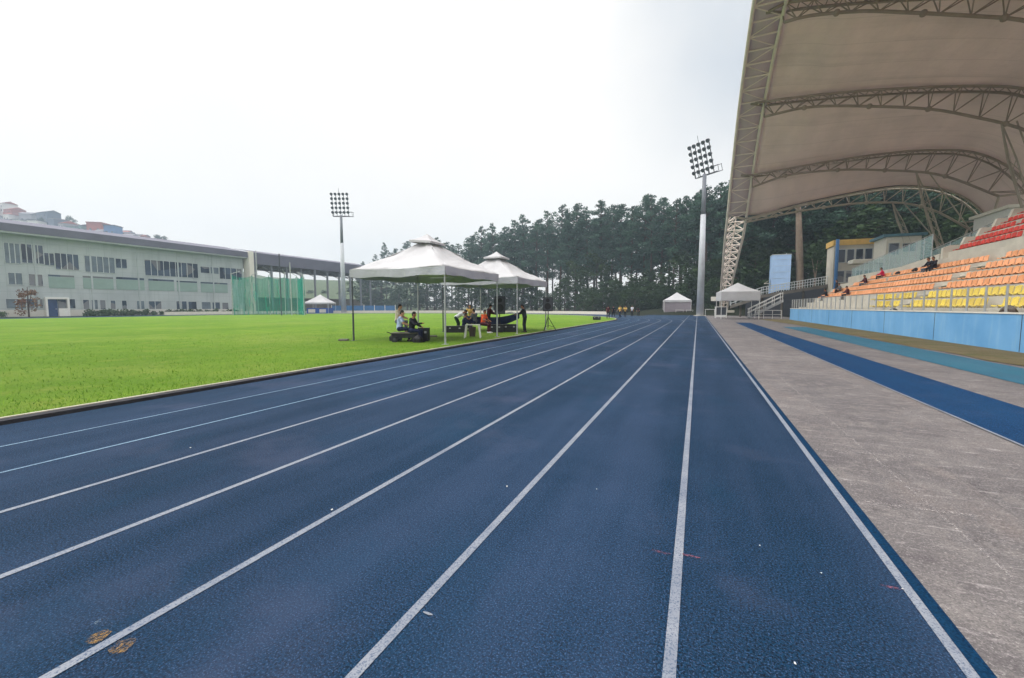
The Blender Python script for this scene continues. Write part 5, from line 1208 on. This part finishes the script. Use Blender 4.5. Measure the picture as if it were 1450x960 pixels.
a = P_(657, 472, 26.3); person('person in a dark navy top crouching behind the long black case', (*a, 0), F0+.3, pose('sit', seat=.30), MT['skin1'], NV, DK, vox=.014, sleeve='long')
a = P_(673, 462, 27.6); person('person in a grey top sitting behind the orange-shirted one', (*a, 0), F0+2.6, pose('sit', seat=.52), MT['skin2'], GR, NV, vox=.014)
# draped table
a = P_(696, 470, 28.2); dt = thing('draped_table', 'long table under a sagging navy cloth in the second tent', 'table', (*a, 0), YW)
m = MB(); P = []
for i in range(31):
    u = i/30; x = -1.75+3.6*u; top = .98-.10*math.sin(PI*u)+(.28*max(0, u-.55)*2*max(0, u-.55)*2)
    row = []
    for j, (yy, dz_) in enumerate(((-.48, -.48+.12*math.sin(PI*u)*-1+.22*abs(u-.5)), (-.46, -.2), (-.42, -.01), (0, 0), (.42, -.01), (.46, -.3))): row.append((x, yy+.02*math.sin(i*1.9)*(1 if j < 2 else 0), top+dz_))
    P.append(row)
m.grid(P); o = obj('cloth', m, MT['navy'], dt, fix=False, smooth=True); k = o.modifiers.new('thick', 'SOLIDIFY'); k.thickness = .012
for x in (-1.6, 0, 1.7):
    for y in (-.35, .35):
        l = MB(); l.tube([(x, y, 0), (x, y, .86)], .02, 6); obj('leg', l, MT['galv'], dt)
# things on the draped table
for (px_, py_, lab, sz, mt) in ((680, 443, 'pale folded sheet on the draped table, left of the orange shirt', (.5, .35, .05), 'cream'), (722, 444, 'white heap of papers on the draped table, right of the big speaker', (.55, .4, .12), 'white')):
    p = P_(px_, py_, 28.1); m = MB(); P = [[(x*sz[0]/6-sz[0]/2, y*sz[1]/5-sz[1]/2, sz[2]*(1-((x/3-1)**2)*.6)*random.uniform(.7, 1.1)) for y in range(6)] for x in range(7)]; m.grid(P); o = obj('paper_pile', m, MT[mt], fix=False); k = o.modifiers.new('t', 'SOLIDIFY'); k.thickness = .03; o.location = (*p, .99 if px_ < 700 else 1.08); tag(o, lab, 'papers')
def speaker(label, loc, rz, w_, d_, h_):
    t_ = thing('loudspeaker', label, 'speaker', loc, rz)
    m = MB(); m.add([(-w_/2, -d_/2, 0), (w_/2, -d_/2, 0), (w_*.36, d_/2, 0), (-w_*.36, d_/2, 0), (-w_/2, -d_/2, h_), (w_/2, -d_/2, h_), (w_*.36, d_/2, h_), (-w_*.36, d_/2, h_)], [(0, 3, 2, 1), (4, 5, 6, 7), (0, 1, 5, 4), (1, 2, 6, 5), (2, 3, 7, 6), (3, 0, 4, 7)]); obj('cabinet', m, MT['black'], t_, bevel=.02)
    m = MB(); m.box((-w_*.45, -d_/2-.02, .04), (w_*.45, -d_/2-.003, h_-.04)); g_ = obj('grille', m, MT['darkmetal'], t_)
    m = MB(); m.tube([(0, -d_/2-.021, h_*.35), (0, -d_/2-.035, h_*.35)], w_*.34, 20); obj('cone', m, MT['black'], t_)
    m = MB(); m.tube([(0, -d_/2-.021, h_*.78), (0, -d_/2-.035, h_*.78)], w_*.2, 16); obj('horn', m, MT['black'], t_)
    return t_
a = P_(707.5, 445, 27.0); speaker('big black loudspeaker raised over the draped table in the second tent', (*a, 1.12), YW+.1, .70, .5, 1.12)
m = MB(); m.tube([(a[0], a[1], 0), (a[0], a[1], 1.115)], .03, 8)
sp_ = thing('speaker_stand', 'stand holding the big loudspeaker behind the tent post', 'stand', (*a, 0))
m2 = MB(); m2.tube([(0, 0, 0.3), (0, 0, 1.117)], .03, 8); obj('pole', m2, MT['black'], sp_)
for i in range(3): l = MB(); an = i*2.09; l.tube([(0, 0, .6), (math.cos(an)*.45, math.sin(an)*.45, .015)], .02, 6); obj('leg', l, MT['black'], sp_)
a = P_(776, 469, 27.2)
sp2 = thing('speaker_stand', 'black tripod stand with splayed legs on the grass right of the tents', 'stand', (*a, 0))
m2 = MB(); m2.tube([(0, 0, .25), (0, 0, 1.30)], .03, 8); obj('pole', m2, MT['black'], sp2)
for i in range(3): l = MB(); an = i*2.09+.3; l.tube([(0, 0, .95), (math.cos(an)*.55, math.sin(an)*.55, .015)], .022, 6); l.tube([(0, 0, .4), (math.cos(an)*.4, math.sin(an)*.4, .28)], .014, 5); obj('leg', l, MT['black'], sp2)
speaker('black loudspeaker on the tripod stand right of the tents', (*a, 1.303), YW-.2, .62, .45, .88)
# white plastic stool
a = P_(669.5, 480, 21.5); sl = thing('plastic_stool', 'white plastic stool with four splayed legs at the front of the second tent', 'stool', (*a, 0), YW)
m = MB(); m.box((-.36, -.25, .66), (.36, .25, .70)); obj('seat', m, MT['white'], sl, bevel=.02)
for x in (-1, 1):
    for y in (-1, 1): l = MB(); l.tube([(x*.31, y*.2, .66), (x*.40, y*.27, .0)], [.04, .028], 6); obj('leg', l, MT['white'], sl)
a = P_(669, 478, 22.5); bn = thing('waste_bin', 'dark brown round bin on the grass behind the white stool', 'bin', (*a, 0))
m = MB(); m.tube([(0, 0, 0), (0, 0, .5)], [.15, .19], 16); obj('bucket', m, MT['orangebin'], bn); m = MB(); m.tube([(0, 0, .503), (0, 0, .53)], .2, 16); obj('rim', m, MT['black'], bn)
a = P_(845, 453.5, 50); case('small dark box lying alone on the grass near the bend', (*a, .02), (.9, .5, .4), .2)
for (px_, py_, z) in ((487, 484, 19.6), (613, 472, 22)):
    a = P_(px_, py_, z); m = MB(); m.box((-.2, -.15, 0), (.2, .15, .09)); o = obj('ballast_slab', m, MT['cream'], bevel=.015); o.data.materials[0] = MT['conc_d']; o.location = (*a, .015); o.rotation_euler = (0, 0, YW); tag(o, 'concrete ballast slab at the left leg of the nearest tent' if px_ < 500 else 'concrete ballast slab at the rear leg of the nearest tent', 'slab')

hz = MB(); hz.box((-520, -70, -1.2), (160, 560, 96))
t = NT('hazy_air'); pv = t.node('ShaderNodeVolumePrincipled'); pv.inputs['Color'].default_value = (.66, .83, 1, 1); pv.inputs['Density'].default_value = .0010; pv.inputs['Anisotropy'].default_value = .2
t.n.remove(t.b); t.l.new(pv.outputs[0], t.out.inputs['Volume'])
o = obj('haze', hz, t.m); o['kind'] = 'stuff'
